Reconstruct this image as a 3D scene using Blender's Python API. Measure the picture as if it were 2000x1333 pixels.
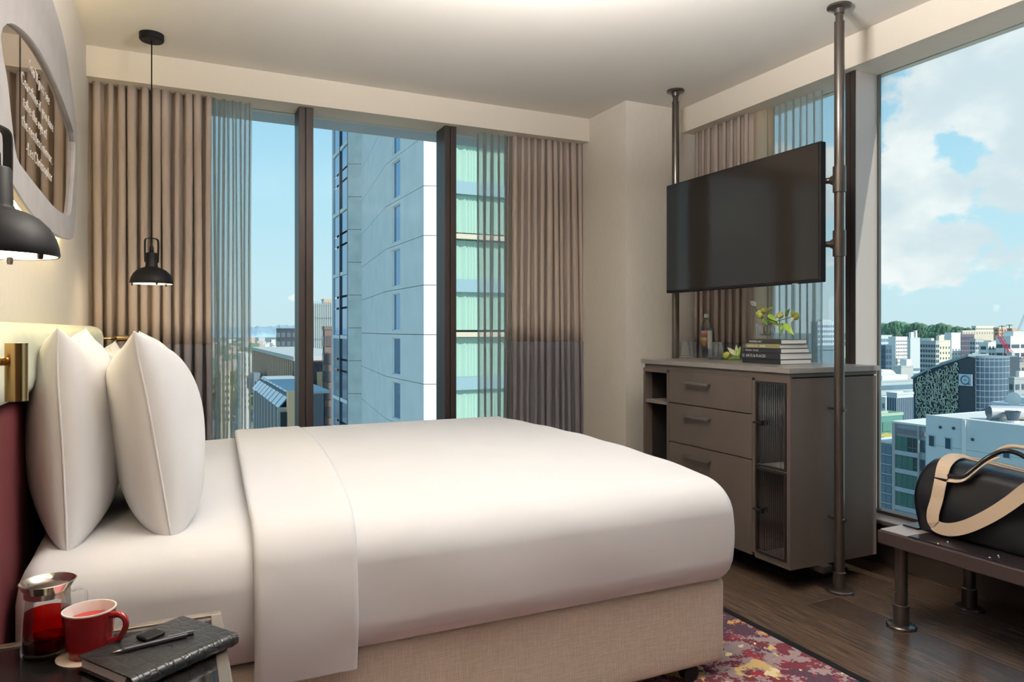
import bpy, math, random
from mathutils import Vector, Matrix
random.seed(7)
D = bpy.data
for o in list(D.objects): D.objects.remove(o)
SC = bpy.context.scene
COL = SC.collection
PI = math.pi

# ------------------------------------------------------------------ camera
F, HY, CAMZ = 1390.0, 645.0, 1.16
YAW = math.atan2(655.0, 1390.0)
SN, CS = math.sin(YAW), math.cos(YAW)
cd = D.cameras.new('camera'); cam = D.objects.new('camera', cd); COL.objects.link(cam)
cam.location = (0, 0, CAMZ); cam.rotation_euler = (PI/2, 0, -YAW)
cd.sensor_fit = 'HORIZONTAL'; cd.sensor_width = 36; cd.lens = 36*F/2000
cd.shift_y = (HY-666.5)/2000.0
cd.clip_start = .05; cd.clip_end = 20000
SC.camera = cam

def at(px, py, x=None, y=None, z=None):
    """survey point: where the sight line through (px,py) meets a room plane"""
    u = (px-1000)/F; a = (SN+u*CS, CS-u*SN, -(py-HY)/F)
    if x is not None: t = x/a[0]
    elif y is not None: t = y/a[1]
    else: t = (z-CAMZ)/a[2]
    return Vector((a[0]*t, a[1]*t, CAMZ+a[2]*t))

# ------------------------------------------------------------------ world
def newtree(nt):
    nt.nodes.clear(); return nt.nodes, nt.links
W = D.worlds.new('sky'); SC.world = W; W.use_nodes = True
n, l = newtree(W.node_tree)
def N(n, t, **k):
    x = n.new(t)
    for a, b in k.items(): setattr(x, a, b)
    return x
out = N(n, 'ShaderNodeOutputWorld'); bg = N(n, 'ShaderNodeBackground')
SKY_STRENGTH = 1.1
bg.inputs[1].default_value = SKY_STRENGTH
tc = N(n, 'ShaderNodeTexCoord'); sep = N(n, 'ShaderNodeSeparateXYZ'); l.new(tc.outputs['Generated'], sep.inputs[0])
ramp = N(n, 'ShaderNodeValToRGB'); l.new(sep.outputs['Z'], ramp.inputs[0])
er = ramp.color_ramp; er.elements[0].position = 0.0; er.elements[0].color = (.62, .79, .84, 1)
er.elements[1].position = 1.0; er.elements[1].color = (.10, .30, .62, 1)
for p, c in ((.06, (.60, .82, .89, 1)), (.16, (.50, .78, .90, 1)), (.36, (.30, .62, .86, 1))):
    e = er.elements.new(p); e.color = c
def wmath(op, a, b=None, clamp=False):
    m = N(n, 'ShaderNodeMath', operation=op, use_clamp=clamp)
    for i, v in enumerate((a, b)):
        if v is None: continue
        if isinstance(v, (int, float)): m.inputs[i].default_value = v
        else: l.new(v, m.inputs[i])
    return m.outputs[0]
# cumulus: clumps of fractal noise; the clumps' places follow the photographed sky
noi = N(n, 'ShaderNodeTexNoise'); noi.inputs['Scale'].default_value = 11; noi.inputs['Detail'].default_value = 9; noi.inputs['Roughness'].default_value = .58
mp = N(n, 'ShaderNodeMapping'); mp.inputs['Scale'].default_value = (1, 1, 1.5); l.new(tc.outputs['Generated'], mp.inputs[0]); l.new(mp.outputs[0], noi.inputs[0])
big = N(n, 'ShaderNodeTexNoise'); big.inputs['Scale'].default_value = 2.3; big.inputs['Detail'].default_value = 3
l.new(mp.outputs[0], big.inputs[0])
cov = wmath('SUBTRACT', wmath('MULTIPLY', big.outputs[0], 2.2), 1.75)
def clump(v, r, cov, zs=1.7):
    v = Vector(v).normalized()
    sc = N(n, 'ShaderNodeVectorMath', operation='SUBTRACT'); l.new(tc.outputs['Generated'], sc.inputs[0]); sc.inputs[1].default_value = v
    ml = N(n, 'ShaderNodeVectorMath', operation='MULTIPLY'); l.new(sc.outputs[0], ml.inputs[0]); ml.inputs[1].default_value = (1, 1, zs)
    ln = N(n, 'ShaderNodeVectorMath', operation='LENGTH'); l.new(ml.outputs[0], ln.inputs[0])
    d = wmath('SUBTRACT', 1.0, wmath('DIVIDE', ln.outputs['Value'], r))
    return wmath('MAXIMUM', cov, d)
for v, r, zs in (((1.055, .608, .35), .125, 1.0), ((1.02, .625, .36), .075, 1.0), ((1.10, .59, .31), .12, 1.2), ((.945, .66, .205), .085, 1.7),
             ((.915, .676, .19), .075, 1.6), ((.955, .655, .105), .105, 2.2), ((1.065, .604, .225), .085, 1.8), ((1.2, .5, .25), .15, 1.5),
             ((.82, .72, .2), .10, 1.8), ((.16, 1.03, .045), .016, 3.0), ((.93, .667, .255), .05, 1.2)):
    cov = clump(v, r, cov, zs)
edge = wmath('ADD', cov, wmath('MULTIPLY', wmath('SUBTRACT', noi.outputs[0], .5), 2.3))
mask = N(n, 'ShaderNodeMapRange', interpolation_type='SMOOTHSTEP'); l.new(edge, mask.inputs[0])
mask.inputs[1].default_value = .12; mask.inputs[2].default_value = .36
shade = N(n, 'ShaderNodeMapRange', interpolation_type='SMOOTHSTEP')
noi2 = N(n, 'ShaderNodeTexNoise'); noi2.inputs['Scale'].default_value = 7; noi2.inputs['Detail'].default_value = 5
mp2 = N(n, 'ShaderNodeMapping'); mp2.inputs['Location'].default_value = (.03, .02, .04); l.new(mp.outputs[0], mp2.inputs[0]); l.new(mp2.outputs[0], noi2.inputs[0])
l.new(noi2.outputs[0], shade.inputs[0]); shade.inputs[1].default_value = .38; shade.inputs[2].default_value = .62
cmix = N(n, 'ShaderNodeMixRGB'); l.new(shade.outputs[0], cmix.inputs[0]); cmix.inputs[1].default_value = (.68, .77, .81, 1); cmix.inputs[2].default_value = (.97, .97, .95, 1)
smix = N(n, 'ShaderNodeMixRGB'); l.new(wmath('MULTIPLY', mask.outputs[0], .93), smix.inputs[0]); l.new(ramp.outputs[0], smix.inputs[1]); l.new(cmix.outputs[0], smix.inputs[2])
l.new(smix.outputs[0], bg.inputs[0]); l.new(bg.outputs[0], out.inputs[0])

# ------------------------------------------------------------------ sun and exposure
def light(name, kind, loc, energy, color, **k):
    L = D.lights.new(name, kind); L.energy = energy; L.color = color
    for a, b in k.items(): setattr(L, a, b)
    o = D.objects.new(name, L); COL.objects.link(o); o.location = loc; return o
sun = light('sun', 'SUN', (0, 0, 60), 4.7, (1, .94, .85), angle=.009)
sun.rotation_euler = (-Vector((.13, -.76, .62))).to_track_quat('-Z', 'Y').to_euler()
# two added uplight bowls out of view, made up to brighten the room
FILL_SPOTS = ((.95, 1.62, 195), (2.3, .35, 25))
VS = SC.view_settings
VS.view_transform = 'Standard'; VS.look = 'None'; VS.gamma = 1; VS.exposure = 0.0; VS.use_curve_mapping = False

# ------------------------------------------------------------------ materials
MATS = {}
def mat(name, col, rough=.6, metal=0, bump=0, bscale=50, var=0, vscale=8, stretch=(1, 1, 1), spec=.5, trans=0, ior=1.45, coat=0, emit=None, es=0, rnd=0, sheen=0, detail=4, col2=None):
    if name in MATS: return MATS[name]
    m = D.materials.new(name); m.use_nodes = True; MATS[name] = m
    n, l = newtree(m.node_tree)
    o = N(n, 'ShaderNodeOutputMaterial'); b = N(n, 'ShaderNodeBsdfPrincipled'); l.new(b.outputs[0], o.inputs[0])
    b.inputs['Roughness'].default_value = rough; b.inputs['Metallic'].default_value = metal
    b.inputs['Specular IOR Level'].default_value = spec; b.inputs['IOR'].default_value = ior
    b.inputs['Transmission Weight'].default_value = trans; b.inputs['Coat Weight'].default_value = coat
    b.inputs['Sheen Weight'].default_value = sheen
    b.inputs['Base Color'].default_value = (*col, 1)
    if emit: b.inputs['Emission Color'].default_value = (*emit, 1); b.inputs['Emission Strength'].default_value = es
    t = N(n, 'ShaderNodeTexCoord'); mpn = N(n, 'ShaderNodeMapping'); mpn.inputs['Scale'].default_value = stretch
    l.new(t.outputs['Object'], mpn.inputs[0])
    last = None
    if var:
        nz = N(n, 'ShaderNodeTexNoise'); nz.inputs['Scale'].default_value = vscale; nz.inputs['Detail'].default_value = detail
        l.new(mpn.outputs[0], nz.inputs[0])
        r = N(n, 'ShaderNodeValToRGB'); l.new(nz.outputs[0], r.inputs[0])
        r.color_ramp.elements[0].position = .3; r.color_ramp.elements[1].position = .7
        c2 = col2 or tuple(min(1, c*(1+var)) for c in col)
        r.color_ramp.elements[0].color = (*[c*(1-var) for c in col], 1) if not col2 else (*col, 1)
        r.color_ramp.elements[1].color = (*c2, 1); last = r.outputs[0]
    if rnd:
        oi = N(n, 'ShaderNodeObjectInfo'); hs = N(n, 'ShaderNodeHueSaturation')
        mr = N(n, 'ShaderNodeMapRange'); l.new(oi.outputs['Random'], mr.inputs[0]); mr.inputs[3].default_value = 1-rnd; mr.inputs[4].default_value = 1+rnd
        l.new(mr.outputs[0], hs.inputs['Value'])
        if last: l.new(last, hs.inputs['Color'])
        else: hs.inputs['Color'].default_value = (*col, 1)
        last = hs.outputs[0]
    if last: l.new(last, b.inputs['Base Color'])
    if bump:
        nz = N(n, 'ShaderNodeTexNoise'); nz.inputs['Scale'].default_value = bscale; nz.inputs['Detail'].default_value = 3
        l.new(mpn.outputs[0], nz.inputs[0])
        bp = N(n, 'ShaderNodeBump'); bp.inputs['Strength'].default_value = bump; bp.inputs['Distance'].default_value = .01
        l.new(nz.outputs[0], bp.inputs['Height']); l.new(bp.outputs[0], b.inputs['Normal'])
    return m

def thin_glass(name, tint, refl=.06, rough=0.0, painted_glint=0):
    m = D.materials.new(name); m.use_nodes = True; MATS[name] = m
    n, l = newtree(m.node_tree)
    o = N(n, 'ShaderNodeOutputMaterial'); mx = N(n, 'ShaderNodeMixShader'); tr = N(n, 'ShaderNodeBsdfTransparent'); gl = N(n, 'ShaderNodeBsdfGlossy')
    tr.inputs[0].default_value = (*tint, 1); gl.inputs['Roughness'].default_value = rough
    lw = N(n, 'ShaderNodeLayerWeight'); lw.inputs[0].default_value = .35
    mr = N(n, 'ShaderNodeMapRange'); l.new(lw.outputs['Fresnel'], mr.inputs[0]); mr.inputs[1].default_value = .12; mr.inputs[3].default_value = refl*.08; mr.inputs[4].default_value = min(1, refl*8)
    l.new(mr.outputs[0], mx.inputs[0]); l.new(tr.outputs[0], mx.inputs[1]); l.new(gl.outputs[0], mx.inputs[2]); l.new(mx.outputs[0], o.inputs[0])
    if painted_glint:   # pale diffuse colour painting in bright reflections, stronger where the wall is seen edge-on
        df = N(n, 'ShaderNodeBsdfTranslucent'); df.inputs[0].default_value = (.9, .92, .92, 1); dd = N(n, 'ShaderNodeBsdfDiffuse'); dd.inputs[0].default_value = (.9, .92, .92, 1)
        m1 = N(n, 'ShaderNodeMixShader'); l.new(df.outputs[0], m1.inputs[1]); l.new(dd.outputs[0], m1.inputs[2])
        m2 = N(n, 'ShaderNodeMixShader'); h = N(n, 'ShaderNodeMapRange'); l.new(lw.outputs['Facing'], h.inputs[0]); h.inputs[1].default_value = .2; h.inputs[3].default_value = painted_glint*.3; h.inputs[4].default_value = painted_glint*2.2
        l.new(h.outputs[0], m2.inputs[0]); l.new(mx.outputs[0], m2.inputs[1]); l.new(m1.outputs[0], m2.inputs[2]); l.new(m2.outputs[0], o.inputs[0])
    return m

def fabric_mix(name, col, transp, transl, weave=0, wscale=(1, 1, 1)):
    """thin cloth: diffuse + translucent, part see-through"""
    m = D.materials.new(name); m.use_nodes = True; MATS[name] = m
    n, l = newtree(m.node_tree)
    o = N(n, 'ShaderNodeOutputMaterial'); d = N(n, 'ShaderNodeBsdfDiffuse'); t = N(n, 'ShaderNodeBsdfTranslucent'); tr = N(n, 'ShaderNodeBsdfTransparent')
    d.inputs[0].default_value = (*col, 1); t.inputs[0].default_value = (*col, 1)
    m1 = N(n, 'ShaderNodeMixShader'); m1.inputs[0].default_value = transl; l.new(d.outputs[0], m1.inputs[1]); l.new(t.outputs[0], m1.inputs[2])
    if transp:
        m2 = N(n, 'ShaderNodeMixShader'); l.new(m1.outputs[0], m2.inputs[1]); l.new(tr.outputs[0], m2.inputs[2])
        lw = N(n, 'ShaderNodeLayerWeight'); lw.inputs[0].default_value = .5
        mr = N(n, 'ShaderNodeMapRange'); l.new(lw.outputs['Facing'], mr.inputs[0]); mr.inputs[1].default_value = 0; mr.inputs[2].default_value = 1
        mr.inputs[3].default_value = transp; mr.inputs[4].default_value = transp*.12
        l.new(mr.outputs[0], m2.inputs[0]); l.new(m2.outputs[0], o.inputs[0])
    else: l.new(m1.outputs[0], o.inputs[0])
    return m

def weave_mat(name, c1, c2, scale=260):
    m = D.materials.new(name); m.use_nodes = True; MATS[name] = m
    n, l = newtree(m.node_tree)
    o = N(n, 'ShaderNodeOutputMaterial'); b = N(n, 'ShaderNodeBsdfPrincipled'); l.new(b.outputs[0], o.inputs[0]); b.inputs['Roughness'].default_value = .9
    t = N(n, 'ShaderNodeTexCoord')
    fac = None
    for st in ((26, 26, 330), (340, 340, 22)):
        mpn = N(n, 'ShaderNodeMapping'); mpn.inputs['Scale'].default_value = st; l.new(t.outputs['Object'], mpn.inputs[0])
        nz = N(n, 'ShaderNodeTexNoise'); nz.inputs['Scale'].default_value = 1; nz.inputs['Detail'].default_value = 2; l.new(mpn.outputs[0], nz.inputs[0])
        if fac is None: fac = nz.outputs[0]
        else:
            a = N(n, 'ShaderNodeMath', operation='ADD'); l.new(fac, a.inputs[0]); l.new(nz.outputs[0], a.inputs[1]); fac = a.outputs[0]
    r = N(n, 'ShaderNodeMapRange'); l.new(fac, r.inputs[0]); r.inputs[1].default_value = .75; r.inputs[2].default_value = 1.25
    mx = N(n, 'ShaderNodeMixRGB'); l.new(r.outputs[0], mx.inputs[0]); mx.inputs[1].default_value = (*c1, 1); mx.inputs[2].default_value = (*c2, 1)
    l.new(mx.outputs[0], b.inputs['Base Color'])
    bp = N(n, 'ShaderNodeBump'); bp.inputs['Strength'].default_value = .25; bp.inputs['Distance'].default_value = .004
    l.new(r.outputs[0], bp.inputs['Height']); l.new(bp.outputs[0], b.inputs['Normal'])
    return m

PAINT = mat('warm_paint', (.66, .60, .51), .85, bump=.05, bscale=180)
WALLP = mat('textured_wall_paint', (.66, .61, .54), .85, bump=.12, bscale=120, var=.03, vscale=60, stretch=(3, 3, .4))
CEILM = mat('ceiling_paint', (.70, .66, .60), .9)
BRONZE = mat('bronze_metal', (.068, .055, .046), .34, metal=.6, var=.1, vscale=14, coat=.7)
FRAMEM = mat('window_bronze', (.045, .034, .030), .42, metal=.35)
GLASS = thin_glass('window_glass', (.935, .965, .965), .05)
WOOD = mat('dark_oak', (.045, .027, .017), .24, bump=.04, bscale=22, var=.35, vscale=9, stretch=(14, .7, 1), rnd=.22, detail=6, col2=(.11, .072, .05))
DARKW = mat('dark_under_wall', (.035, .024, .018), .5)
WHITE = mat('white_linen', (.70, .695, .71), .9, bump=.04, bscale=400, sheen=.2)
CREAM = weave_mat('cream_weave', (.58, .49, .40), (.68, .59, .49))
CURT = fabric_mix('taupe_curtain_cloth', (.50, .42, .365), 0, .12)
CURTB = fabric_mix('charcoal_curtain_cloth', (.175, .165, .175), 0, .05)
SHEER = fabric_mix('sheer_cloth', (.50, .53, .50), .60, .6)
BLACK = mat('matte_black', (.009, .009, .010), .5, spec=.2)
BRASS = mat('brushed_brass', (.52, .33, .15), .22, metal=1)
CAB = mat('brown_laminate', (.080, .060, .048), .58, var=.10, vscale=5, stretch=(1, 1, .5))
CABT = mat('grey_stone_top', (.20, .18, .165), .28, var=.06, vscale=30)
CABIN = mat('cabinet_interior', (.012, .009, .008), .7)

# ------------------------------------------------------------------ mesh tools
class MB:
    def __init__(s): s.v = []; s.f = []; s.m = []; s.c = 0
    def add(s, vs, fs, mi=0):
        o = len(s.v); s.v += [tuple(p) for p in vs]
        for f in fs: s.f.append(tuple(i+o for i in f)); s.m.append(mi)
        return s
    def box(s, x0, x1, y0, y1, z0, z1, mi=0):
        vs = [(x0,y0,z0),(x1,y0,z0),(x1,y1,z0),(x0,y1,z0),(x0,y0,z1),(x1,y0,z1),(x1,y1,z1),(x0,y1,z1)]
        return s.add(vs, [(0,3,2,1),(4,5,6,7),(0,1,5,4),(1,2,6,5),(2,3,7,6),(3,0,4,7)], mi)
    def obox(s, c, ax, ay, az, mi=0):
        c, ax, ay, az = map(Vector, (c, ax, ay, az)); vs = []
        for k in (-1, 1):
            for (i, j) in ((-1,-1),(1,-1),(1,1),(-1,1)): vs.append(c+ax*i+ay*j+az*k)
        return s.add(vs, [(0,3,2,1),(4,5,6,7),(0,1,5,4),(1,2,6,5),(2,3,7,6),(3,0,4,7)], mi)
    def tube(s, pts, r, n=12, mi=0, caps=True, sq=None):
        pts = [Vector(p) for p in pts]; rs = r if isinstance(r, (list, tuple)) else [r]*len(pts)
        rings = []; prev = None
        for i, p in enumerate(pts):
            t = (pts[min(i+1, len(pts)-1)]-pts[max(i-1, 0)]).normalized()
            if prev is None:
                a = Vector((0,0,1)) if abs(t.z) < .9 else Vector((1,0,0))
                u = t.cross(a).normalized()
            else:
                u = (prev - t*prev.dot(t)).normalized()
            prev = u; w = t.cross(u)
            rings.append([p+(u*math.cos(2*PI*k/n)+w*math.sin(2*PI*k/n))*rs[i] for k in range(n)])
        vs = [q for r_ in rings for q in r_]; fs = []
        for i in range(len(pts)-1):
            for k in range(n): fs.append((i*n+k, i*n+(k+1)%n, (i+1)*n+(k+1)%n, (i+1)*n+k))
        if caps: fs.append(tuple(range(n-1, -1, -1))); fs.append(tuple((len(pts)-1)*n+k for k in range(n)))
        return s.add(vs, fs, mi)
    def lathe(s, prof, c=(0,0,0), n=32, mi=0, closed=False, caps=False):
        c = Vector(c); vs = []; fs = []
        for (r, z) in prof:
            for k in range(n): vs.append(c+Vector((r*math.cos(2*PI*k/n), r*math.sin(2*PI*k/n), z)))
        for i in range(len(prof)-1):
            for k in range(n): fs.append((i*n+k, i*n+(k+1)%n, (i+1)*n+(k+1)%n, (i+1)*n+k))
        if prof[0][0] > 1e-6 and caps: fs.append(tuple(range(n-1, -1, -1)))
        if prof[-1][0] > 1e-6 and caps: fs.append(tuple((len(prof)-1)*n+k for k in range(n)))
        if closed:
            i = len(prof)-1
            for k in range(n): fs.append((i*n+k, i*n+(k+1)%n, (k+1)%n, k))
        return s.add(vs, fs, mi)
    def grid(s, fn, nu, nv, mi=0, cu=False):
        vs = [fn(i/nu, j/nv) for j in range(nv+1) for i in range(nu+(0 if cu else 1))]
        w = nu if cu else nu+1; fs = []
        for j in range(nv):
            for i in range(nu): fs.append((j*w+i, j*w+(i+1)%w, (j+1)*w+(i+1)%w, (j+1)*w+i))
        return s.add(vs, fs, mi)
    def prism(s, pts2, fn0, fn1, mi=0):
        k = len(pts2); vs = [fn0(*p) for p in pts2]+[fn1(*p) for p in pts2]
        fs = [tuple(range(k-1, -1, -1)), tuple(range(k, 2*k))]+[(i, (i+1)%k, (i+1)%k+k, i+k) for i in range(k)]
        return s.add(vs, fs, mi)
    def ribbon(s, pts, wids, hw, th=.003, mi=0):
        """flat band: path points and a width direction for each"""
        pts = [Vector(p) for p in pts]; q = []
        for i, p in enumerate(pts):
            t = (pts[min(i+1, len(pts)-1)]-pts[max(i-1, 0)]).normalized()
            w = Vector(wids[i] if isinstance(wids, list) else wids); w = (w-t*w.dot(t)).normalized(); nn = t.cross(w)
            q += [p+w*hw+nn*th, p-w*hw+nn*th, p-w*hw-nn*th, p+w*hw-nn*th]
        fs = []
        for i in range(len(pts)-1):
            for k in range(4): fs.append((i*4+k, i*4+(k+1)%4, i*4+4+(k+1)%4, i*4+4+k))
        fs += [(3,2,1,0), tuple((len(pts)-1)*4+k for k in range(4))]
        return s.add(q, fs, mi)
def smooth_path(pts, k=6):
    pts = [Vector(p) for p in pts]; o = []
    for i in range(len(pts)-1):
        p0, p1, p2, p3 = pts[max(i-1,0)], pts[i], pts[i+1], pts[min(i+2, len(pts)-1)]
        for j in range(k):
            t = j/k
            o.append(.5*((2*p1)+(p2-p0)*t+(2*p0-5*p1+4*p2-p3)*t*t+(3*p1-p0-3*p2+p3)*t**3))
    o.append(pts[-1]); return o
def font_mesh(name, fc):
    o = D.objects.new(name, fc); COL.objects.link(o); bpy.context.view_layer.update()
    me = D.meshes.new_from_object(o.evaluated_get(bpy.context.evaluated_depsgraph_get())); D.objects.remove(o); return me
def mesh_of(name, mb, mats, smooth=False):
    me = D.meshes.new(name); me.from_pydata(mb.v, [], mb.f)
    for m in (mats if isinstance(mats, (list, tuple)) else [mats]): me.materials.append(m)
    if any(mb.m): me.polygons.foreach_set('material_index', mb.m)
    if smooth: me.polygons.foreach_set('use_smooth', [True]*len(me.polygons))
    me.update(); return me
def link(name, data, parent=None, loc=None, rot=None):
    o = D.objects.new(name, data); COL.objects.link(o)
    if parent: o.parent = parent
    if loc is not None: o.location = loc
    if rot is not None: o.rotation_euler = rot
    return o
def obj(name, mb, mats, parent=None, smooth=False, bevel=0, seg=2, sub=0, auto=None, label=None, kind=None, loc=None, rot=None, world=False):
    """one mesh object; with world=True the mesh is in world space and the parent an Empty off the origin"""
    if parent and world:
        inv = parent_matrix(parent).inverted(); mb.v = [tuple(inv @ Vector(p)) for p in mb.v]
    o = link(name, mesh_of(name, mb, mats, smooth), parent, loc, rot)
    if bevel:
        b = o.modifiers.new('bevel', 'BEVEL'); b.width = bevel; b.segments = seg; b.limit_method = 'ANGLE'; b.angle_limit = .6
        if smooth is False: pass
    if sub: s = o.modifiers.new('sub', 'SUBSURF'); s.levels = sub; s.render_levels = sub
    if auto is not None:
        o.data.polygons.foreach_set('use_smooth', [True]*len(o.data.polygons))
        o.data.set_sharp_from_angle(angle=auto)
    if label: o['label'] = label
    if kind: o['kind'] = kind
    return o
def parent_matrix(p):
    m = Matrix.LocRotScale(p.location, p.rotation_euler, p.scale)
    return parent_matrix(p.parent) @ m if p.parent else m
def tag(o, label, cat, group=None):
    o['label'] = label; o['category'] = cat
    if group: o['group'] = group
    return o
def thing(name, label, cat, loc=(0,0,0), rotz=0, group=None):
    return tag(link(name, None, None, loc, (0,0,rotz)), label, cat, group)
def struct(name, mb, m, parent=None, **k):
    o = obj(name, mb, m, parent, **k)
    if not parent: o['kind'] = 'structure'
    return o
def part(name, mb, m, parent, **k): return obj(name, mb, m, parent, world=True, **k)
def copy_tree(o, parent=None):
    c = o.copy(); COL.objects.link(c)
    if parent: c.parent = parent; c.matrix_parent_inverse = o.matrix_parent_inverse
    for ch in list(o.children): copy_tree(ch, c)
    return c
def rbox(x0, x1, y0, y1, z0, z1, r, n=(24, 24, 10), fn=None):
    """rounded box of six gridded faces; fn moves each point"""
    mb = MB(); lo = Vector((x0,y0,z0)); hi = Vector((x1,y1,z1))
    rr = Vector(r) if isinstance(r, (tuple, list)) else Vector((r,r,r))
    def P(p):
        q = Vector(p); c = Vector([min(max(q[i], lo[i]+rr[i]), hi[i]-rr[i]) for i in range(3)])
        d = Vector([(q[i]-c[i])/rr[i] for i in range(3)])
        if d.length > 1e-6:
            # map cube shell to ellipsoid shell
            m = max(abs(d.x), abs(d.y), abs(d.z)); d = d.normalized()*m
        q = Vector([c[i]+d[i]*rr[i] for i in range(3)])
        return fn(q) if fn else q
    def ts(k, ax):
        a, b, r_ = lo[ax], hi[ax], rr[ax]; q = max(3, k//4)
        s = [a+r_*(1-math.cos(PI/2*i/q))*1.0 for i in range(q)] + [a+r_+(b-a-2*r_)*i/k for i in range(k+1)] + [b-r_*(1-math.cos(PI/2*(q-1-i)/q)) for i in range(q)]
        return s
    T = [ts(n[i], i) for i in range(3)]
    for ax in range(3):
        a1, a2 = (ax+1) % 3, (ax+2) % 3
        for side in (0, 1):
            A, B = T[a1], T[a2]; vs = []
            for b in B:
                for a in A:
                    p = [0,0,0]; p[ax] = (lo, hi)[side][ax]; p[a1] = a; p[a2] = b; vs.append(P(p))
            w = len(A); fs = []
            for j in range(len(B)-1):
                for i in range(w-1):
                    q = (j*w+i, j*w+i+1, (j+1)*w+i+1, (j+1)*w+i); fs.append(q if side else q[::-1])
            mb.add(vs, fs)
    return weld(mb)
def weld(mb, e=1e-5):
    key = {}; idx = []; nv = []
    for v in mb.v:
        k = (round(v[0]/e), round(v[1]/e), round(v[2]/e))
        if k not in key: key[k] = len(nv); nv.append(v)
        idx.append(key[k])
    nf = []; nm = []
    for f, m in zip(mb.f, mb.m):
        g = []
        for i in f:
            if idx[i] not in g: g.append(idx[i])
        if len(g) > 2: nf.append(tuple(g)); nm.append(m)
    mb.v, mb.f, mb.m = nv, nf, nm; return mb

# ================================================================== ROOM SHELL
XL, YF, YB, XC, XR = -.413, -1.6, 4.38, 2.546, 3.20
ZC, ZS = 2.60, 2.446
fl = struct('floor', MB().box(XL-.1, XR+.06, YF, YB+.06, -.12, -.012), DARKW)
for r in range(7):
    x0 = 2.06+.18*r-.0; x1 = min(x0+.18, XR+.02); y = YF+random.random()*.9-.9
    k = 0
    while y < YB:
        L = random.choice((1.3, 1.6, 1.9)); y1 = min(y+L, YB)
        if y1 > YF+.05:
            obj('plank', MB().box(x0+.0012, x1-.0012, max(y, YF)+.001, y1-.001, -.012, 0), WOOD, fl, bevel=.0012, seg=1)
        y += L
struct('ceiling', MB().box(XL-.1, XR+.06, YF, YB+.06, ZC, ZC+.1), CEILM)
struct('wall_left', MB().box(XL-.1, XL, YF, YB+.06, 0, ZC), WALLP)
struct('wall_front', MB().box(XL-.1, XR+.06, YF-.1, YF, 0, ZC), mat('dark_unseen_wall', (.10, .07, .05), .5))  # unseen wall, coloured dark to cut light reaching the bed's side
struct('wall_corner', MB().box(XC, XR+.06, 3.73, YB+.04, 0, ZC), WALLP)
struct('wall_back', MB().box(XL, XC, YB-.03, YB+.06, 0, .24), DARKW)
struct('wall_right', MB().box(XR-.03, XR+.06, YF, 3.73, 0, .225).box(XR-.03, XR+.06, YF, .1, .225, ZC), DARKW)  # unseen stretch of window walled up to cut light from behind
# bulkheads: face, soffit behind it
struct('trim_1', MB().box(XL, XC, 4.165, 4.185, ZS-.002, ZC).box(XL, XC, 4.185, YB+.05, ZS+.0, ZC), PAINT)
struct('trim_2', MB().box(2.978, 2.998, YF, 3.73, ZS-.002, ZC).box(2.998, XR+.05, YF, 3.73, ZS, ZC), PAINT)
# projecting slab edge outside the back window
struct('trim_3', MB().box(XL-1, XC+.7, YB+.05, YB+.27, ZS+.005, ZC), mat('slab_edge_grey', (.50, .54, .57), .7))
struct('baseboard_left', MB().box(XL, XL+.014, YF, YB, .012, .10), PAINT)

def win_glass(name, mb, parent): return obj(name, mb, GLASS, parent)
w1 = link('window_1', None); w1['kind'] = 'structure'
obj('sill', MB().box(XL, XC, 4.20, YB+.05, .24, .262), FRAMEM, w1, bevel=.003)
for (a, b) in ((.635, .717), (1.522, 1.600)):
    obj('mullion', MB().box(a, a+.034, 4.22, YB, .262, ZS).box(a+.040, b, 4.22, YB, .262, ZS).box(a+.03, a+.045, 4.232, YB, .262, ZS), FRAMEM, w1, bevel=.002)
for (a, b) in ((XL, .635), (.717, 1.522), (1.600, XC)):
    win_glass('pane', MB().box(a+.001, b-.001, YB-.006, YB+.006, .262, ZS), w1)
obj('bottom_rail', MB().box(XL, XC, YB-.03, YB+.03, .262, .285), FRAMEM, w1)
w2 = link('window_2', None); w2['kind'] = 'structure'
obj('sill', MB().box(3.06, XR+.05, .1, 3.73, .225, .246), mat('sill_bronze', (.16, .125, .105), .35, metal=.3), w2, bevel=.003)
for y0 in (2.462, .78):
    obj('mullion', MB().box(3.04, XR-.004, y0, y0+.022, .246, ZS).box(3.04, XR-.004, y0+.027, y0+.052, .246, ZS).box(3.052, XR-.004, y0+.02, y0+.03, .246, ZS), mat('skylit_bronze', (.52, .47, .44), .4, metal=.15), w2, bevel=.002)  # pale colour stands in for window light on the mullion's side
    obj('backlit_front', MB().box(3.033, 3.0395, y0-.002, y0+.024, .246, ZS).box(3.033, 3.0395, y0+.027, y0+.054, .246, ZS), FRAMEM, w2, label='front strip painted dark for backlit shade')  # strip added to paint the backlit shade of the mullion's front
    obj('gasket', MB().box(XR-.004, XR+.01, y0-.012, y0+.06, .246, ZS), mat('grey_gasket', (.10, .12, .12), .6), w2)
for (a, b) in ((.1, .78), (.832, 2.462), (2.514, 3.73)):
    win_glass('pane', MB().box(XR-.006+.003, XR+.006+.003, a+.001, b-.001, .246, ZS), w2)
obj('bottom_rail', MB().box(XR-.03, XR+.03, .1, 3.73, .246, .262), FRAMEM, w2)

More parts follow.
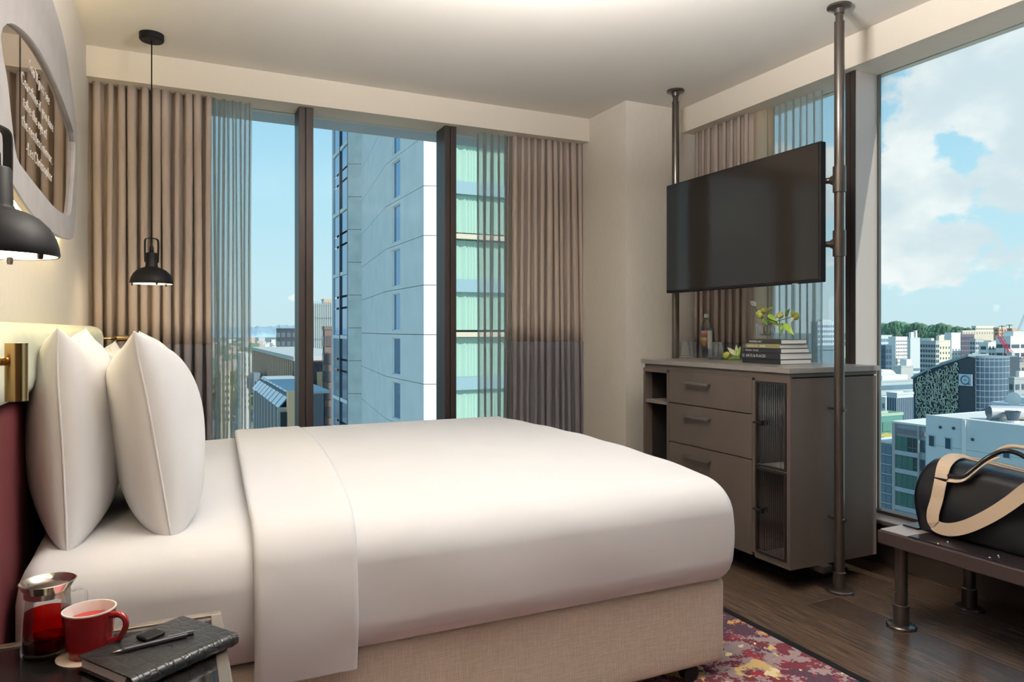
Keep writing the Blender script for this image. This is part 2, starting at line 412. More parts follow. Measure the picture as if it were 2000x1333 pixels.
for (lx, ly, lw_) in FILL_SPOTS:
    t = thing('added_fill_bowl', 'bronze uplight bowl added out of view to brighten the room, %s' % ('near the bed' if lx < 1.5 else 'by the right window'), 'pendant lamp', (lx, ly, ZC))
    obj('canopy', MB().lathe([(0, 0), (.06, 0), (.06, -.02), (0, -.025)], n=32), BRONZE, t, auto=.6)
    obj('stem', MB().tube([(0, 0, -.01), (0, 0, -.50)], .009, 12), BRONZE, t, auto=.6)
    obj('bowl', MB().lathe([(0, -.53), (.06, -.525), (.14, -.505), (.19, -.475), (.187, -.475), (.137, -.50), (.06, -.518), (0, -.52)], n=40), BRONZE, t, auto=.6)
    lo = light('fill', 'AREA', (0, 0, -.47), lw_, (1, .985, .975), shape='DISK', size=.34); lo.parent = t; lo.rotation_euler = (PI, 0, 0)

# ------------------------------------------------------------------ carpet
m = D.materials.new('patterned_carpet'); m.use_nodes = True
n, l = newtree(m.node_tree)
o_ = N(n, 'ShaderNodeOutputMaterial'); b_ = N(n, 'ShaderNodeBsdfPrincipled'); b_.inputs['Roughness'].default_value = .95; l.new(b_.outputs[0], o_.inputs[0])
tco = N(n, 'ShaderNodeTexCoord'); cur = None
base = N(n, 'ShaderNodeRGB'); base.outputs[0].default_value = (.30, .22, .22, 1); cur = base.outputs[0]
fine = N(n, 'ShaderNodeTexNoise'); fine.inputs['Scale'].default_value = 95; fine.inputs['Detail'].default_value = 2; l.new(tco.outputs['Object'], fine.inputs[0])
for i, (sc, th, wd, col, fz) in enumerate(((17, .50, .03, (.14, .02, .035), .55), (8, .55, .012, (.065, .03, .05), .22), (7, .635, .012, (.62, .42, .17), .22), (9, .635, .012, (.78, .64, .38), .15), (13, .63, .01, (.30, .02, .04), .3), (3.2, .655, .01, (.58, .33, .10), .2))):
    mpn = N(n, 'ShaderNodeMapping'); mpn.inputs['Location'].default_value = (i*3.7+1.3, i*1.9, i*2.3); l.new(tco.outputs['Object'], mpn.inputs[0])
    nz = N(n, 'ShaderNodeTexNoise'); nz.inputs['Scale'].default_value = sc; nz.inputs['Detail'].default_value = 4; nz.inputs['Roughness'].default_value = .55; l.new(mpn.outputs[0], nz.inputs[0])
    ad = N(n, 'ShaderNodeMath', operation='MULTIPLY_ADD'); l.new(fine.outputs[0], ad.inputs[0]); ad.inputs[1].default_value = fz*.6; l.new(nz.outputs[0], ad.inputs[2])
    mr = N(n, 'ShaderNodeMapRange'); l.new(ad.outputs[0], mr.inputs[0]); mr.inputs[1].default_value = th+fz*.3; mr.inputs[2].default_value = th+fz*.3+wd
    mx = N(n, 'ShaderNodeMixRGB'); l.new(mr.outputs[0], mx.inputs[0]); l.new(cur, mx.inputs[1]); mx.inputs[2].default_value = (*col, 1); cur = mx.outputs[0]
l.new(cur, b_.inputs['Base Color'])
bp = N(n, 'ShaderNodeBump'); bp.inputs['Strength'].default_value = .5; bp.inputs['Distance'].default_value = .006; l.new(fine.outputs[0], bp.inputs['Height']); l.new(bp.outputs[0], b_.inputs['Normal'])
cp = tag(obj('carpet', MB().box(XL+.001, 2.02, YF, YB-.03, -.012, .010), m), 'burgundy, gold and mauve mottled carpet laid under the bed', 'carpet')
obj('edge_trim', MB().box(2.02, 2.059, YF, YB-.03, -.012, .009), BLACK, cp, label='black edging strip along the wood floor', bevel=.003)

# ================================================================== CURTAINS
def fold_fn(a, b, y_c, nf, amp, z0, z1, axis, seed, splay=0.0, pinch=1.0):
    rg = random.Random(seed); ph = [rg.uniform(-.55, .55) for _ in range(nf+2)]; am = [rg.uniform(.65, 1.15) for _ in range(nf+2)]
    def fn(u, v):
        z = z0+(z1-z0)*v
        k = u*nf; i = int(min(k, nf-1e-6)); fr = k-i
        p = ph[i]*(1-fr)+ph[i+1]*fr; A = amp*(am[i]*(1-fr)+am[i+1]*fr)
        s = math.sin(2*PI*k+p); off = A*(abs(s)**.75)*(1 if s >= 0 else -1)
        off *= .75+.25*(1-v)+.1*math.sin(3*v+i)
        along = a+(b-a)*u + .42*A*math.sin(4*PI*k+2*p) + (u-.5)*splay*(1-v) + .004*math.sin(5*v+2*i)
        return (along, y_c+off, z) if axis == 'x' else (y_c+off, along, z)
    return fn
def curtain(name, label, a, b, yc, nf, amp, axis, seed, group=None, splay=0.0):
    t = thing(name, label, 'curtain', (0,0,0), 0, group)
    zt, zm, zb = ZS+.004, 1.084, .02
    top = fold_fn(a, b, yc, nf, amp, zb, zt, axis, seed, splay)
    vm = (zm-zb)/(zt-zb)
    for nm, v0, v1, mt in (('upper_cloth', vm, 1, CURT), ('lower_band', 0, vm, CURTB)):
        o = obj(nm, MB().grid(lambda u, v: top(u, v0+(v1-v0)*v), nf*14, 10), mt, t, smooth=True)
        so = o.modifiers.new('thick', 'SOLIDIFY'); so.thickness = .002
        if nm == 'lower_band': o['label'] = 'charcoal lower band of the curtain'
    return t
def sheer(name, label, a, b, yc, nf, amp, axis, seed):
    fn = fold_fn(a, b, yc, nf, amp, .03, ZS+.004, axis, seed)
    return tag(obj(name, MB().grid(fn, nf*12, 10), SHEER, None, smooth=True), label, 'sheer curtain')
curtain('curtain', 'taupe curtain with charcoal lower band hanging beside the headboard wall', XL+.004, .175, 4.283, 11, .060, 'x', 3)
curtain('curtain', 'taupe curtain with charcoal lower band hanging beside the corner column', 2.0, 2.535, 4.283, 11, .060, 'x', 8, splay=.06)
curtain('curtain', 'taupe curtain hanging behind the television and dresser', 3.19, 3.70, 3.095, 8, .066, 'y', 5)
sheer('sheer_curtain', 'see-through grey sheer beside the left taupe curtain at the back window', .16, .385, 4.285, 5, .03, 'x', 11)
sheer('sheer_curtain', 'see-through grey sheer beside the taupe curtain near the column', 1.775, 2.02, 4.285, 5, .03, 'x', 12)
sheer('sheer_curtain', 'see-through grey sheer behind the television at the right window', 2.74, 3.12, 3.12, 8, .028, 'y', 13)
tag(obj('curtain', MB().grid(fold_fn(3.06, 3.215, 3.10, 1, .012, .02, ZS+.004, 'y', 4), 16, 6), fabric_mix('lining_cloth', (.55, .43, .31), 0, .55), None, smooth=True), 'pale backlit curtain edge between taupe curtain and sheer behind the television', 'curtain')

# ================================================================== MIRROR
mx_ = -.365
outer = [(x, y) for x, y in ((1.72, 1.60), (1.66, 1.86), (1.74, 2.08), (1.95, 2.19), (2.30, 2.245), (2.74, 2.237), (2.943, 2.214), (3.098, 2.159), (3.24, 2.068), (3.345, 1.985), (3.381, 1.90), (3.372, 1.80), (3.335, 1.66), (3.286, 1.565), (3.225, 1.513), (2.968, 1.487), (2.688, 1.476), (2.38, 1.483), (2.108, 1.519), (1.88, 1.56))]
inner = [(1.98, 1.83), (2.06, 1.895), (2.235, 1.945), (2.46, 1.978), (2.74, 1.986), (3.031, 1.969), (3.24, 1.938), (3.295, 1.90), (3.285, 1.83), (3.245, 1.73), (3.205, 1.65), (3.167, 1.605), (3.05, 1.583), (2.793, 1.569), (2.502, 1.577), (2.269, 1.586), (2.16, 1.60), (2.105, 1.67), (2.05, 1.76)]
def closed_smooth(p, k=4):
    o = []; L = len(p)
    for i in range(L):
        p0, p1, p2, p3 = [Vector(p[(i+j) % L]) for j in (-1, 0, 1, 2)]
        for j in range(k):
            t = j/k; o.append(.5*((2*p1)+(p2-p0)*t+(2*p0-5*p1+4*p2-p3)*t*t+(3*p1-p0-3*p2+p3)*t**3))
    return o
so_, si_ = closed_smooth(outer), closed_smooth(inner)
cy, cz = 2.62, 1.80
def radial(poly, ang):
    d = Vector((math.cos(ang), math.sin(ang))); best = .3; c = Vector((cy, cz))
    for i in range(len(poly)):
        a, b = poly[i]-c, poly[(i+1) % len(poly)]-c; e = b-a
        den = d.x*e.y-d.y*e.x
        if abs(den) < 1e-12: continue
        t = (a.x*e.y-a.y*e.x)/den; s = (a.x*d.y-a.y*d.x)/den
        if t > 0 and -1e-6 <= s <= 1+1e-6: best = t
    return best
mir = thing('mirror', 'large freeform wall mirror in a broad grey frame above the bed', 'mirror', (XL, 2.62, 1.80))
NA = 120; mb = MB(); ro = []; ri = []
for k in range(NA):
    a = 2*PI*k/NA; ro.append(radial(so_, a)); ri.append(radial(si_, a))
def ringpt(rs, k, x, ds=0):
    a = 2*PI*k/NA; r = rs[k]+ds; return (x, cy+r*math.cos(a), cz+r*math.sin(a))
rings = [[ringpt(ro, k, mx_-.022, -.004) for k in range(NA)], [ringpt(ro, k, mx_-.004) for k in range(NA)], [ringpt(ro, k, mx_, -.004) for k in range(NA)],
         [ringpt(ri, k, mx_, .004) for k in range(NA)], [ringpt(ri, k, mx_-.004) for k in range(NA)], [ringpt(ri, k, mx_-.022) for k in range(NA)]]
vs = [q for r_ in rings for q in r_]; fs = []
for i in range(6):
    for k in range(NA): fs.append((i*NA+k, i*NA+(k+1) % NA, ((i+1) % 6)*NA+(k+1) % NA, ((i+1) % 6)*NA+k))
part('frame', MB().add(vs, fs), mat('grey_frame', (.36, .34, .34), .7, var=.08, vscale=9), mir)
mirglass = mat('mirror_silver', (.56, .47, .40), .02, metal=1)
part('mirror_glass', MB().add([ringpt(ri, k, mx_-.012, .006) for k in range(NA)], [tuple(range(NA))]), mirglass, mir)
part('backlight', MB().prism([(ro[k]*.95, 2*PI*k/NA) for k in range(0, NA, 2)], lambda r, a: (XL+.002, cy+r*math.cos(a), cz+r*math.sin(a)), lambda r, a: (XL+.016, cy+r*math.cos(a), cz+r*math.sin(a))), mat('led_glow', (.9, .8, .6), .5, emit=(1, .78, .36), es=45), mir, label='warm light strip hidden behind the frame')
etch = mat('etched_lettering', (.75, .74, .72), .6)
for txt, ty, tz in (("You'll just see", 2.385, 1.895), ('Coastline if you dare', 2.285, 1.825), ('take the eye of', 2.315, 1.768), ('the restless mirror.', 2.295, 1.712), ('-Les Christopher', 2.355, 1.652)):
    yy = ty
    for word in txt.split():
        fc = D.curves.new('lettering', 'FONT'); fc.body = word; fc.size = .050; fc.extrude = .0005; fc.offset = -.0011; fc.materials.append(etch); fc.space_character = 1.3
        me = font_mesh('lettering', fc); fo = link('lettering', me, mir)
        fo.matrix_local = parent_matrix(mir).inverted() @ Matrix(((0,0,1,mx_-.0112), (1,0,0,yy), (0,1,0,tz), (0,0,0,1)))
        yy += max(v.co.x for v in me.vertices)+.022

# ================================================================== PENDANTS
def pendant(label, loc, zb, turn):
    x, y = loc; t = thing('pendant_lamp', label, 'pendant lamp', (x, y, ZC), turn)
    h = zb-ZC; R = .096
    obj('canopy', MB().lathe([(0, 0), (.055, 0), (.055, -.028), (.05, -.034), (0, -.034)], n=40), BLACK, t, auto=.6)
    obj('cord', MB().tube([(0, 0, -.03), (0, 0, h+.205)], .0032, 8), BLACK, t, smooth=True)
    pr = [(R-.002, h+.0), (R, h+.004), (R*.985, h+.016), (R*.94, h+.032), (R*.84, h+.050), (R*.68, h+.066), (R*.48, h+.076), (.030, h+.082), (.027, h+.088), (.025, h+.148), (.022, h+.152), (0, h+.152)]
    obj('shade', MB().lathe(pr[:-1]+[(.0005, h+.152)] , n=48), BLACK, t, auto=.7)
    sh = MB().lathe([(R-.004, h+.001), (R*.93, h+.028), (R*.8, h+.046), (R*.6, h+.060), (.02, h+.068)], n=40)
    obj('shade_lining', sh, mat('lamp_lining', (.75, .70, .6), .5), t, smooth=True, label='pale inside of the shade')
    obj('diffuser', MB().lathe([(0, h+.014), (R-.012, h+.014), (R-.012, h+.010), (0, h+.010)], n=40), mat('lamp_diffuser', (.9, .85, .75), .5, emit=(1, .84, .6), es=3.5), t, label='glowing warm diffuser disc')
    yk = MB()
    path = [(-.028, 0, h+.105), (-.030, 0, h+.12), (-.031, 0, h+.20), (-.026, 0, h+.218), (-.012, 0, h+.222), (.012, 0, h+.222), (.026, 0, h+.218), (.031, 0, h+.20), (.030, 0, h+.12), (.028, 0, h+.105)]
    yk.ribbon(smooth_path(path, 3), (0, 1, 0), .008, .0018); obj('bracket', yk, BLACK, t)
    obj('cord_grip', MB().lathe([(.006, h+.15), (.009, h+.155), (.009, h+.175), (.004, h+.19), (.004, h+.226)], n=16), BLACK, t, auto=.6)
    for k in range(3):
        a = k*2*PI/3+.4
        obj('clip', MB().lathe([(.004, h-.008), (.005, h-.004), (.005, h+.004), (.002, h+.005)], (math.cos(a)*(R-.008), math.sin(a)*(R-.008), 0), 10), BLACK, t, auto=.6)
    lo = light('pendant_bulb', 'POINT', (0, 0, h+.0), 2.2, (1, .8, .52), shadow_soft_size=.05); lo.parent = t; lo.location = (0, 0, h-.02)
    return t
pendant('black dome pendant lamp hanging in front of the left taupe curtain', (-.11, 3.88), 1.384, .4)
pendant('black dome pendant lamp hanging above the tea tray nightstand', (-.282, 1.48), 1.288, 1.1)

# ================================================================== HEADBOARD
hb = thing('headboard', 'upholstered headboard with sage bolster over burgundy panel against the wall', 'headboard', (XL, 2.5, 0))
SAGE = mat('sage_velvet', (.38, .42, .30), .8, sheen=.4, var=.05, vscale=20)
for (a, b) in ((1.25, 2.30), (2.306, 3.73)):
    part('bolster', rbox(XL+.002, -.298, a, b, 1.0, 1.178, (.05, .035 if b < 3 else .05, .05), (6, 14, 8)), SAGE, hb, smooth=True)
part('lower_panel', rbox(XL+.002, -.336, 1.25, 3.73, .05, .995, .025, (4, 12, 8)), mat('burgundy_velvet', (.085, .007, .011), .8, sheen=.0), hb, smooth=True, label='dark burgundy lower panel')
for i, (y, lab) in enumerate(((1.505, 'brass cylinder reading lamp above the nightstand'), (3.93, 'brass cylinder reading lamp past the far end of the sage bolster'))):
    t = thing('reading_lamp', lab, 'reading lamp', (XL, y, 1.1))
    if i == 0:
        part('head', MB().tube([(-.255, y, 1.035), (-.255, y, 1.137)], .0175, 28), BRASS, t, auto=.6)
        part('arm', MB().tube([(-.30, y-.035, 1.105), (-.268, y-.008, 1.105)], .007, 12), BRASS, t, smooth=True)
        part('mount', MB().tube([(-.305, y-.04, 1.105), (-.285, y-.022, 1.105)], .013, 16), BRASS, t, auto=.6)
    else:
        part('head', MB().tube([(-.335, y, 1.045), (-.335, y, 1.14)], .0185, 28), BRASS, t, auto=.6)
        part('arm', MB().tube([(-.325, y+.01, 1.118), (-.255, y+.06, 1.118)], .006, 12), BRASS, t, smooth=True)
        part('mount', MB().tube([(-.27, y+.055, 1.118), (-.22, y+.085, 1.118)], .014, 16), BRASS, t, auto=.6)
        part('wall_plate', MB().box(XL, -.33, y-.02, y+.02, 1.05, 1.10), BRASS, t)

# ================================================================== BED
bed = thing('bed_base', 'cream woven upholstered bed base on small black wheels under the mattress', 'bed', (.66, 2.74, 0))
def base_fn(q): return q
part('upholstered_box', rbox(-.32, 1.655, 1.842, 3.64, .055, .335, .02, (20, 20, 6)), CREAM, bed, smooth=True)
for x in (1.52, .4, -.2):
    for y in (1.866, 3.615):
        t_ = MB().tube([(x, y-.016, .0385), (x, y+.016, .0385)], .0285, 24)
        c = part('wheel', t_, BLACK, bed, auto=.6)
        part('fork', MB().box(x-.010, x+.010, y-.012, y+.012, .055, .075), BRONZE, bed)
def noise3(p, s):
    return math.sin(p[0]*s*1.3+p[1]*s*.7+1.1)*math.sin(p[1]*s*1.1-p[2]*s*.9+.4)*math.sin(p[2]*s*1.2+p[0]*s*.5+2.2)
def mat_fn(q):
    s = noise3(q, 9)*.006
    if q.z > .55: q.z += .012*math.sin((q.y-1.8)/1.88*PI)+s
    else: q.y -= (q.y < 2)*(s+.004)
    return q
mt = tag(obj('mattress', rbox(-.325, 1.64, 1.815, 3.68, .325, .648, (.06, .11, .10), (40, 30, 8), mat_fn), WHITE, None, smooth=True), 'mattress in a smooth white fitted sheet under the pillows', 'mattress')
def duv_fn(q):
    v = (q.y-1.8)/1.92; u = (q.x-.2)/1.5
    if q.z > .5:
        q.z += (.022*math.sin(max(0, min(1, v))*PI)*(1-.25*u) + .0035*noise3(q, 11) - .026*math.exp(-max(0, q.y-1.8)/.13))*min(1, (q.z-.5)/.1)
    hz = max(0, min(1, (q.z-.31)/.35))
    bul = .016*math.sin(hz*PI)
    if q.y < 2.0: q.y -= bul+.006*noise3(q, 7)
    if q.x > 1.6: q.x += bul*1.1+.004*noise3(q, 8) + .012*math.sin(max(0, min(1, v))*PI)
    return q
dv = thing('duvet', 'thick white duvet tucked over the bed', 'duvet', (.9, 2.74, .32))
part('cover', rbox(.30, 1.668, 1.808, 3.72, .318, .676, (.05, .10, .085), (60, 50, 16), duv_fn), WHITE, dv, smooth=True)
# turned-down cuff: a band wrapped round the same section
def cuff():
    prof = []
    y0, y1, z0, z1, r = 1.794, 3.73, .305, .684, .135
    for i in range(9): prof.append((y0-.014*math.sin(i/8*PI*.9), z0+(z1-r-z0)*i/8))
    for i in range(1, 12): a = PI-(PI/2)*i/12; prof.append((y0+r+r*math.cos(a), z1-r+r*math.sin(a)))
    for i in range(0, 25): f_ = i/24; prof.append((y0+r+(y1-y0-2*r)*f_, z1+.028*math.sin(PI*(.08+.84*f_))-.006))
    for i in range(1, 12): a = PI/2-(PI/2)*i/12; prof.append((y1-r+r*math.cos(a), z1-r+r*math.sin(a)))
    for i in range(0, 6): prof.append((y1, z1-r-(z1-r-z0)*i/5))
    xs = [0, .006, .02, .06, .2, .4, .6, .8, .94, .98, .994, 1]; mb = MB(); th = .016
    offs = [-.014, -.002, .002, .004, .004, .003, .004, .003, .006, .004, 0, -.014]
    def fn(u, v):
        k = u*(len(xs)-1); i = int(round(k)); j = int(round(v*(len(prof)-1))); y, z = prof[j]
        jj = max(1, min(len(prof)-2, j)); t = Vector((prof[jj+1][0]-prof[jj-1][0], prof[jj+1][1]-prof[jj-1][1])).normalized(); nx, nz = -t.y, t.x
        f_ = (y-1.8)/1.9
        xa = .168+.085*max(0, f_)**1.2; xb = .415+.065*math.sin(max(0, min(1, f_*1.1))*PI*.6)+.075*max(0, f_)
        o = offs[i]+.004*noise3((xs[i]*.3, y, z), 16)*(1 if 0 < i < len(xs)-1 else 0)
        return (xa+(xb-xa)*xs[i], y+nx*o, z+nz*o)
    mb.grid(fn, len(xs)-1, len(prof)-1); return mb
part('turned_down_cuff', cuff(), WHITE, dv, smooth=True, label='folded-back white cuff of the duvet')

def pillow(label, c, w, h, T, lean, yaw, seed):
    rg = random.Random(seed); mb = MB(); n_ = 30
    def se(t): return math.copysign(abs(t)**.85, t)
    ks = [rg.uniform(0, 6) for _ in range(6)]
    for sgn in (1, -1):
        def fn(u, v, sgn=sgn):
            a, b = 2*u-1, 2*v-1
            A = math.sin(a*PI/2); B = math.sin(b*PI/2)
            prof = max(0, (1-A*A))**.40*max(0, (1-B*B))**(.42 if B > 0 else .30)
            prof = prof*(1+.10*math.sin(3.1*A+ks[0])*math.sin(2.3*B+ks[1]))
            px = w*A*(1-.06*(1-B*B)); pz = h*B*(1-(.16 if B > 0 else .0)*(1-A*A)*abs(B)**1.5)
            cr = .007*math.sin(9*A+ks[2]+4*B)*max(0, B)**2*(1-prof)
            dz = -.02*(1+B)*.5*abs(A)**6*0
            y = sgn*(T/2)*prof + cr
            return (y, px, pz+dz+h)
        g = MB().grid(fn, n_, n_)
        if sgn < 0: g.f = [f[::-1] for f in g.f]
        mb.add(g.v, g.f)
    sm = MB(); per = []
    for q_ in range(80):
        k = q_/20; a_, b_2 = ((k*2-1, -1) if k < 1 else (1, (k-1)*2-1) if k < 2 else (1-(k-2)*2, 1) if k < 3 else (-1, 1-(k-3)*2))
        A, B = math.sin(a_*PI/2), math.sin(b_2*PI/2)
        per.append(Vector((.007*math.sin(9*A+ks[2]+4*B)*max(0, B)**2, w*A*(1-.06*(1-B*B)), h*B*(1-(.16 if B > 0 else .0)*(1-A*A)*abs(B)**1.5) - 0 + h)))
    sm.tube(per+[per[0]], .0028, 6, caps=False)
    t = tag(obj('pillow', weld(mb, 1e-4), WHITE, None, smooth=True), label, 'pillow')
    obj('seam', sm, WHITE, t, smooth=True)
    t.location = c; t.rotation_euler = (0, lean, yaw)
    return t
pillow('plump white pillow standing nearest the headboard and nightstand', (-.238, 2.315, .640), .375, .262, .215, -.05, 0.02, 2)
pillow('plump white pillow leaning in front of the headboard-side pillow, nightstand half', (-.018, 2.325, .638), .375, .262, .25, -.155, 0.02, 5)
pillow('white pillow against the headboard on the window half of the bed', (-.215, 3.10, .635), .35, .238, .19, -.06, 0, 9)
pillow('white pillow leaning forward on the window half of the bed', (-.03, 3.09, .632), .35, .238, .19, -.16, 0, 12)

# ================================================================== NIGHTSTAND and tray things
NZ = .55
ns = thing('nightstand', 'metal framed nightstand with dark glass top beside the bed', 'nightstand', (-.15, 1.45, 0))
CHAMP = mat('champagne_metal', (.42, .36, .30), .3, metal=.9)
SILV = mat('pale_metal', (.72, .70, .68), .3, metal=.6)
x0, x1, y0, y1 = -.335, .088, 1.18, 1.672
mb = MB()
for a in ((x0, x1, y1-.022, y1), (x0, x1, y0, y0+.022), (x0, x0+.022, y0+.022, y1-.022), (x1-.022, x1, y0+.022, y1-.022)): mb.box(*a, NZ-.025, NZ)
part('top_frame', mb, CHAMP, ns, bevel=.002)
part('glass_top', MB().box(x0+.022, x1-.022, y0+.022, y1-.022, NZ-.012, NZ-.003), mat('smoked_glass', (.012, .011, .011), .04, spec=.8), ns)
for sx, sy in ((1, 1), (1, -1), (-1, 1), (-1, -1)):
    xx = x1-.012 if sx > 0 else x0+.012; yy = y1-.02 if sy > 0 else y0+.02
    part('leg', MB().obox(((xx+xx-sx*.0)/2, yy+sy*.0, NZ/2-.0125), (.009, 0, 0), (0, .011, 0), (sx*.0, -sy*.05, NZ/2-.0125)), SILV, ns, bevel=.002)
part('lower_shelf', MB().box(x0+.03, x1-.02, y0+.08, y1-.08, .30, .312), mat('pale_shelf', (.62, .60, .58), .4), ns, bevel=.002)
part('drawer_box', MB().box(x0+.03, x1-.12, y0+.1, y1-.04, .33, NZ-.03), BLACK, ns, bevel=.003)

teamat = thin_glass('red_tea', (.72, .035, .02), .05)
cg = thin_glass('clear_glass', (.97, .98, .98), .07)
t = thing('tea_carafe', 'glass carafe of red tea with a steel lid on the nightstand', 'carafe', (-.222, 1.60, NZ-.003), .3)
obj('glass_body', MB().lathe([(.001, .0), (.040, .0), (.0435, .004), (.0435, .012), (.041, .06), (.0375, .105), (.0375, .118), (.0355, .118), (.0355, .105), (.039, .06), (.041, .012), (.039, .006), (.001, .005)], n=48), cg, t, smooth=True)
obj('tea', MB().lathe([(0, .006), (.0385, .007), (.0405, .013), (.0388, .06), (.0372, .080), (0, .080)], n=40), teamat, t, auto=.8)
obj('tea_sediment', MB().lathe([(0, .0065), (.0380, .0075), (.0400, .013), (.0395, .03), (0, .026)], n=32), mat('dark_tea', (.05, .002, .002), .2), t, smooth=True, label='darker brew at the bottom')
obj('lid', MB().lathe([(0, .128), (.034, .128), (.036, .131), (.046, .137), (.048, .136), (.043, .128), (.038, .120), (.038, .110), (0, .112)], n=48), mat('polished_steel', (.62, .58, .54), .16, metal=1), t, auto=.5)
hp = smooth_path([(.036, .0, .108), (.062, 0, .106), (.064, 0, .07), (.060, 0, .045), (.041, 0, .04)], 6)
obj('handle', MB().ribbon(hp, (0, 1, 0), .006, .002), cg, t)
t = thing('coaster', 'round cream paper coaster under the red mug', 'coaster', (-.149, 1.556, NZ-.003))
obj('disc', MB().lathe([(0, 0), (.054, 0), (.055, .001), (.054, .002), (0, .002)], n=48), mat('cream_paper', (.70, .56, .45), .8), t)
redc = mat('red_glaze', (.27, .010, .012), .12, coat=.6)
t = thing('mug', 'red mug of tea with a white inside on the coaster', 'mug', (-.149, 1.556, NZ-.001), -.55)
obj('body', MB().lathe([(0, .0), (.034, .0), (.036, .003), (.0365, .010), (.0385, .018), (.0415, .05), (.0455, .083)], n=48), redc, t, auto=.9)
obj('inside', MB().lathe([(.0455, .083), (.0455, .0855), (.0425, .0855), (.041, .082), (.038, .05), (.034, .012), (0, .01)], n=48), mat('white_glaze', (.82, .78, .73), .15), t, auto=.9, label='white glazed inside and rim')
obj('tea', MB().lathe([(0, .066), (.0388, .066), (.0385, .064), (0, .064)], n=40), mat('tea_surface', (.42, .03, .03), .08), t)
hp = smooth_path([(.043, 0, .074), (.062, 0, .076), (.073, 0, .066), (.072, 0, .050), (.060, 0, .032), (.0385, 0, .024)], 6)
obj('handle', MB().tube(hp, [.0065-.001*math.sin(i/len(hp)*PI) for i in range(len(hp))], 12), redc, t, smooth=True)
# notebook
leather = mat('black_croc_leather', (.016, .016, .017), .32, bump=.0)
n, l = leather.node_tree.nodes, leather.node_tree.links
b_ = [q for q in n if q.type == 'BSDF_PRINCIPLED'][0]; tq = N(n, 'ShaderNodeTexCoord'); br = N(n, 'ShaderNodeTexVoronoi'); br.feature = 'DISTANCE_TO_EDGE'; br.inputs['Scale'].default_value = 55
mq = N(n, 'ShaderNodeMapping'); mq.inputs['Scale'].default_value = (1, .6, 1); l.new(tq.outputs['Object'], mq.inputs[0]); l.new(mq.outputs[0], br.inputs[0])
mr = N(n, 'ShaderNodeMapRange'); l.new(br.outputs[0], mr.inputs[0]); mr.inputs[2].default_value = .12
bp = N(n, 'ShaderNodeBump'); bp.inputs['Strength'].default_value = .28; bp.inputs['Distance'].default_value = .002; l.new(mr.outputs[0], bp.inputs['Height']); l.new(bp.outputs[0], b_.inputs['Normal'])
nb = thing('notebook', 'black crocodile leather notebook lying on the nightstand edge', 'notebook', (-.030, 1.482, NZ), math.radians(34.5))
L_, W_ = .21, .158   # local x along the spine
obj('cover', MB().box(-L_/2, L_/2, -W_/2, W_/2, .0215, .025), leather, nb, bevel=.0015)
obj('back_cover', MB().box(-L_/2, L_/2, -W_/2, W_/2, 0, .003), leather, nb, bevel=.0012)
obj('spine', MB().tube([(-L_/2, -W_/2, .0125), (L_/2, -W_/2, .0125)], .0125, 20), leather, nb, auto=.7)
obj('pages', MB().box(-L_/2+.005, L_/2-.005, -W_/2+.004, W_/2-.005, .0035, .021), mat('page_block', (.72, .68, .64), .8), nb)
for k in range(7):
    xx = -L_/2+.012+k*.031
    obj('spine_band', MB().tube([(xx, -W_/2, .0125), (xx+.005, -W_/2, .0125)], .0134, 20), leather, nb, auto=.7)
obj('clasp_tab', rbox(-.012, .028, .02, .055, .0252, .033, .0039, (6, 6, 3)), BLACK, nb, smooth=True, label='rounded black clasp tab')
pen = thing('pen', 'slim black pen lying on the crocodile notebook', 'pen', (-.036, 1.476, NZ+.0297), math.radians(12))
obj('barrel', MB().tube([(-.052, 0, 0), (.055, 0, 0)], .0046, 16), mat('satin_black', (.03, .03, .032), .3), pen, auto=.7)
obj('tip', MB().tube([(-.074, 0, 0), (-.066, 0, 0), (-.052, 0, 0)], [.0008, .0022, .0044], 16), mat('dark_steel', (.16, .14, .12), .3, metal=1), pen, smooth=True)
obj('cap_end', MB().tube([(.055, 0, 0), (.066, 0, 0)], .004, 14), BLACK, pen, auto=.7)
obj('clip', MB().box(.022, .066, -.0015, .0015, .0046, .0058), mat('chrome', (.6, .6, .6), .15, metal=1), pen)

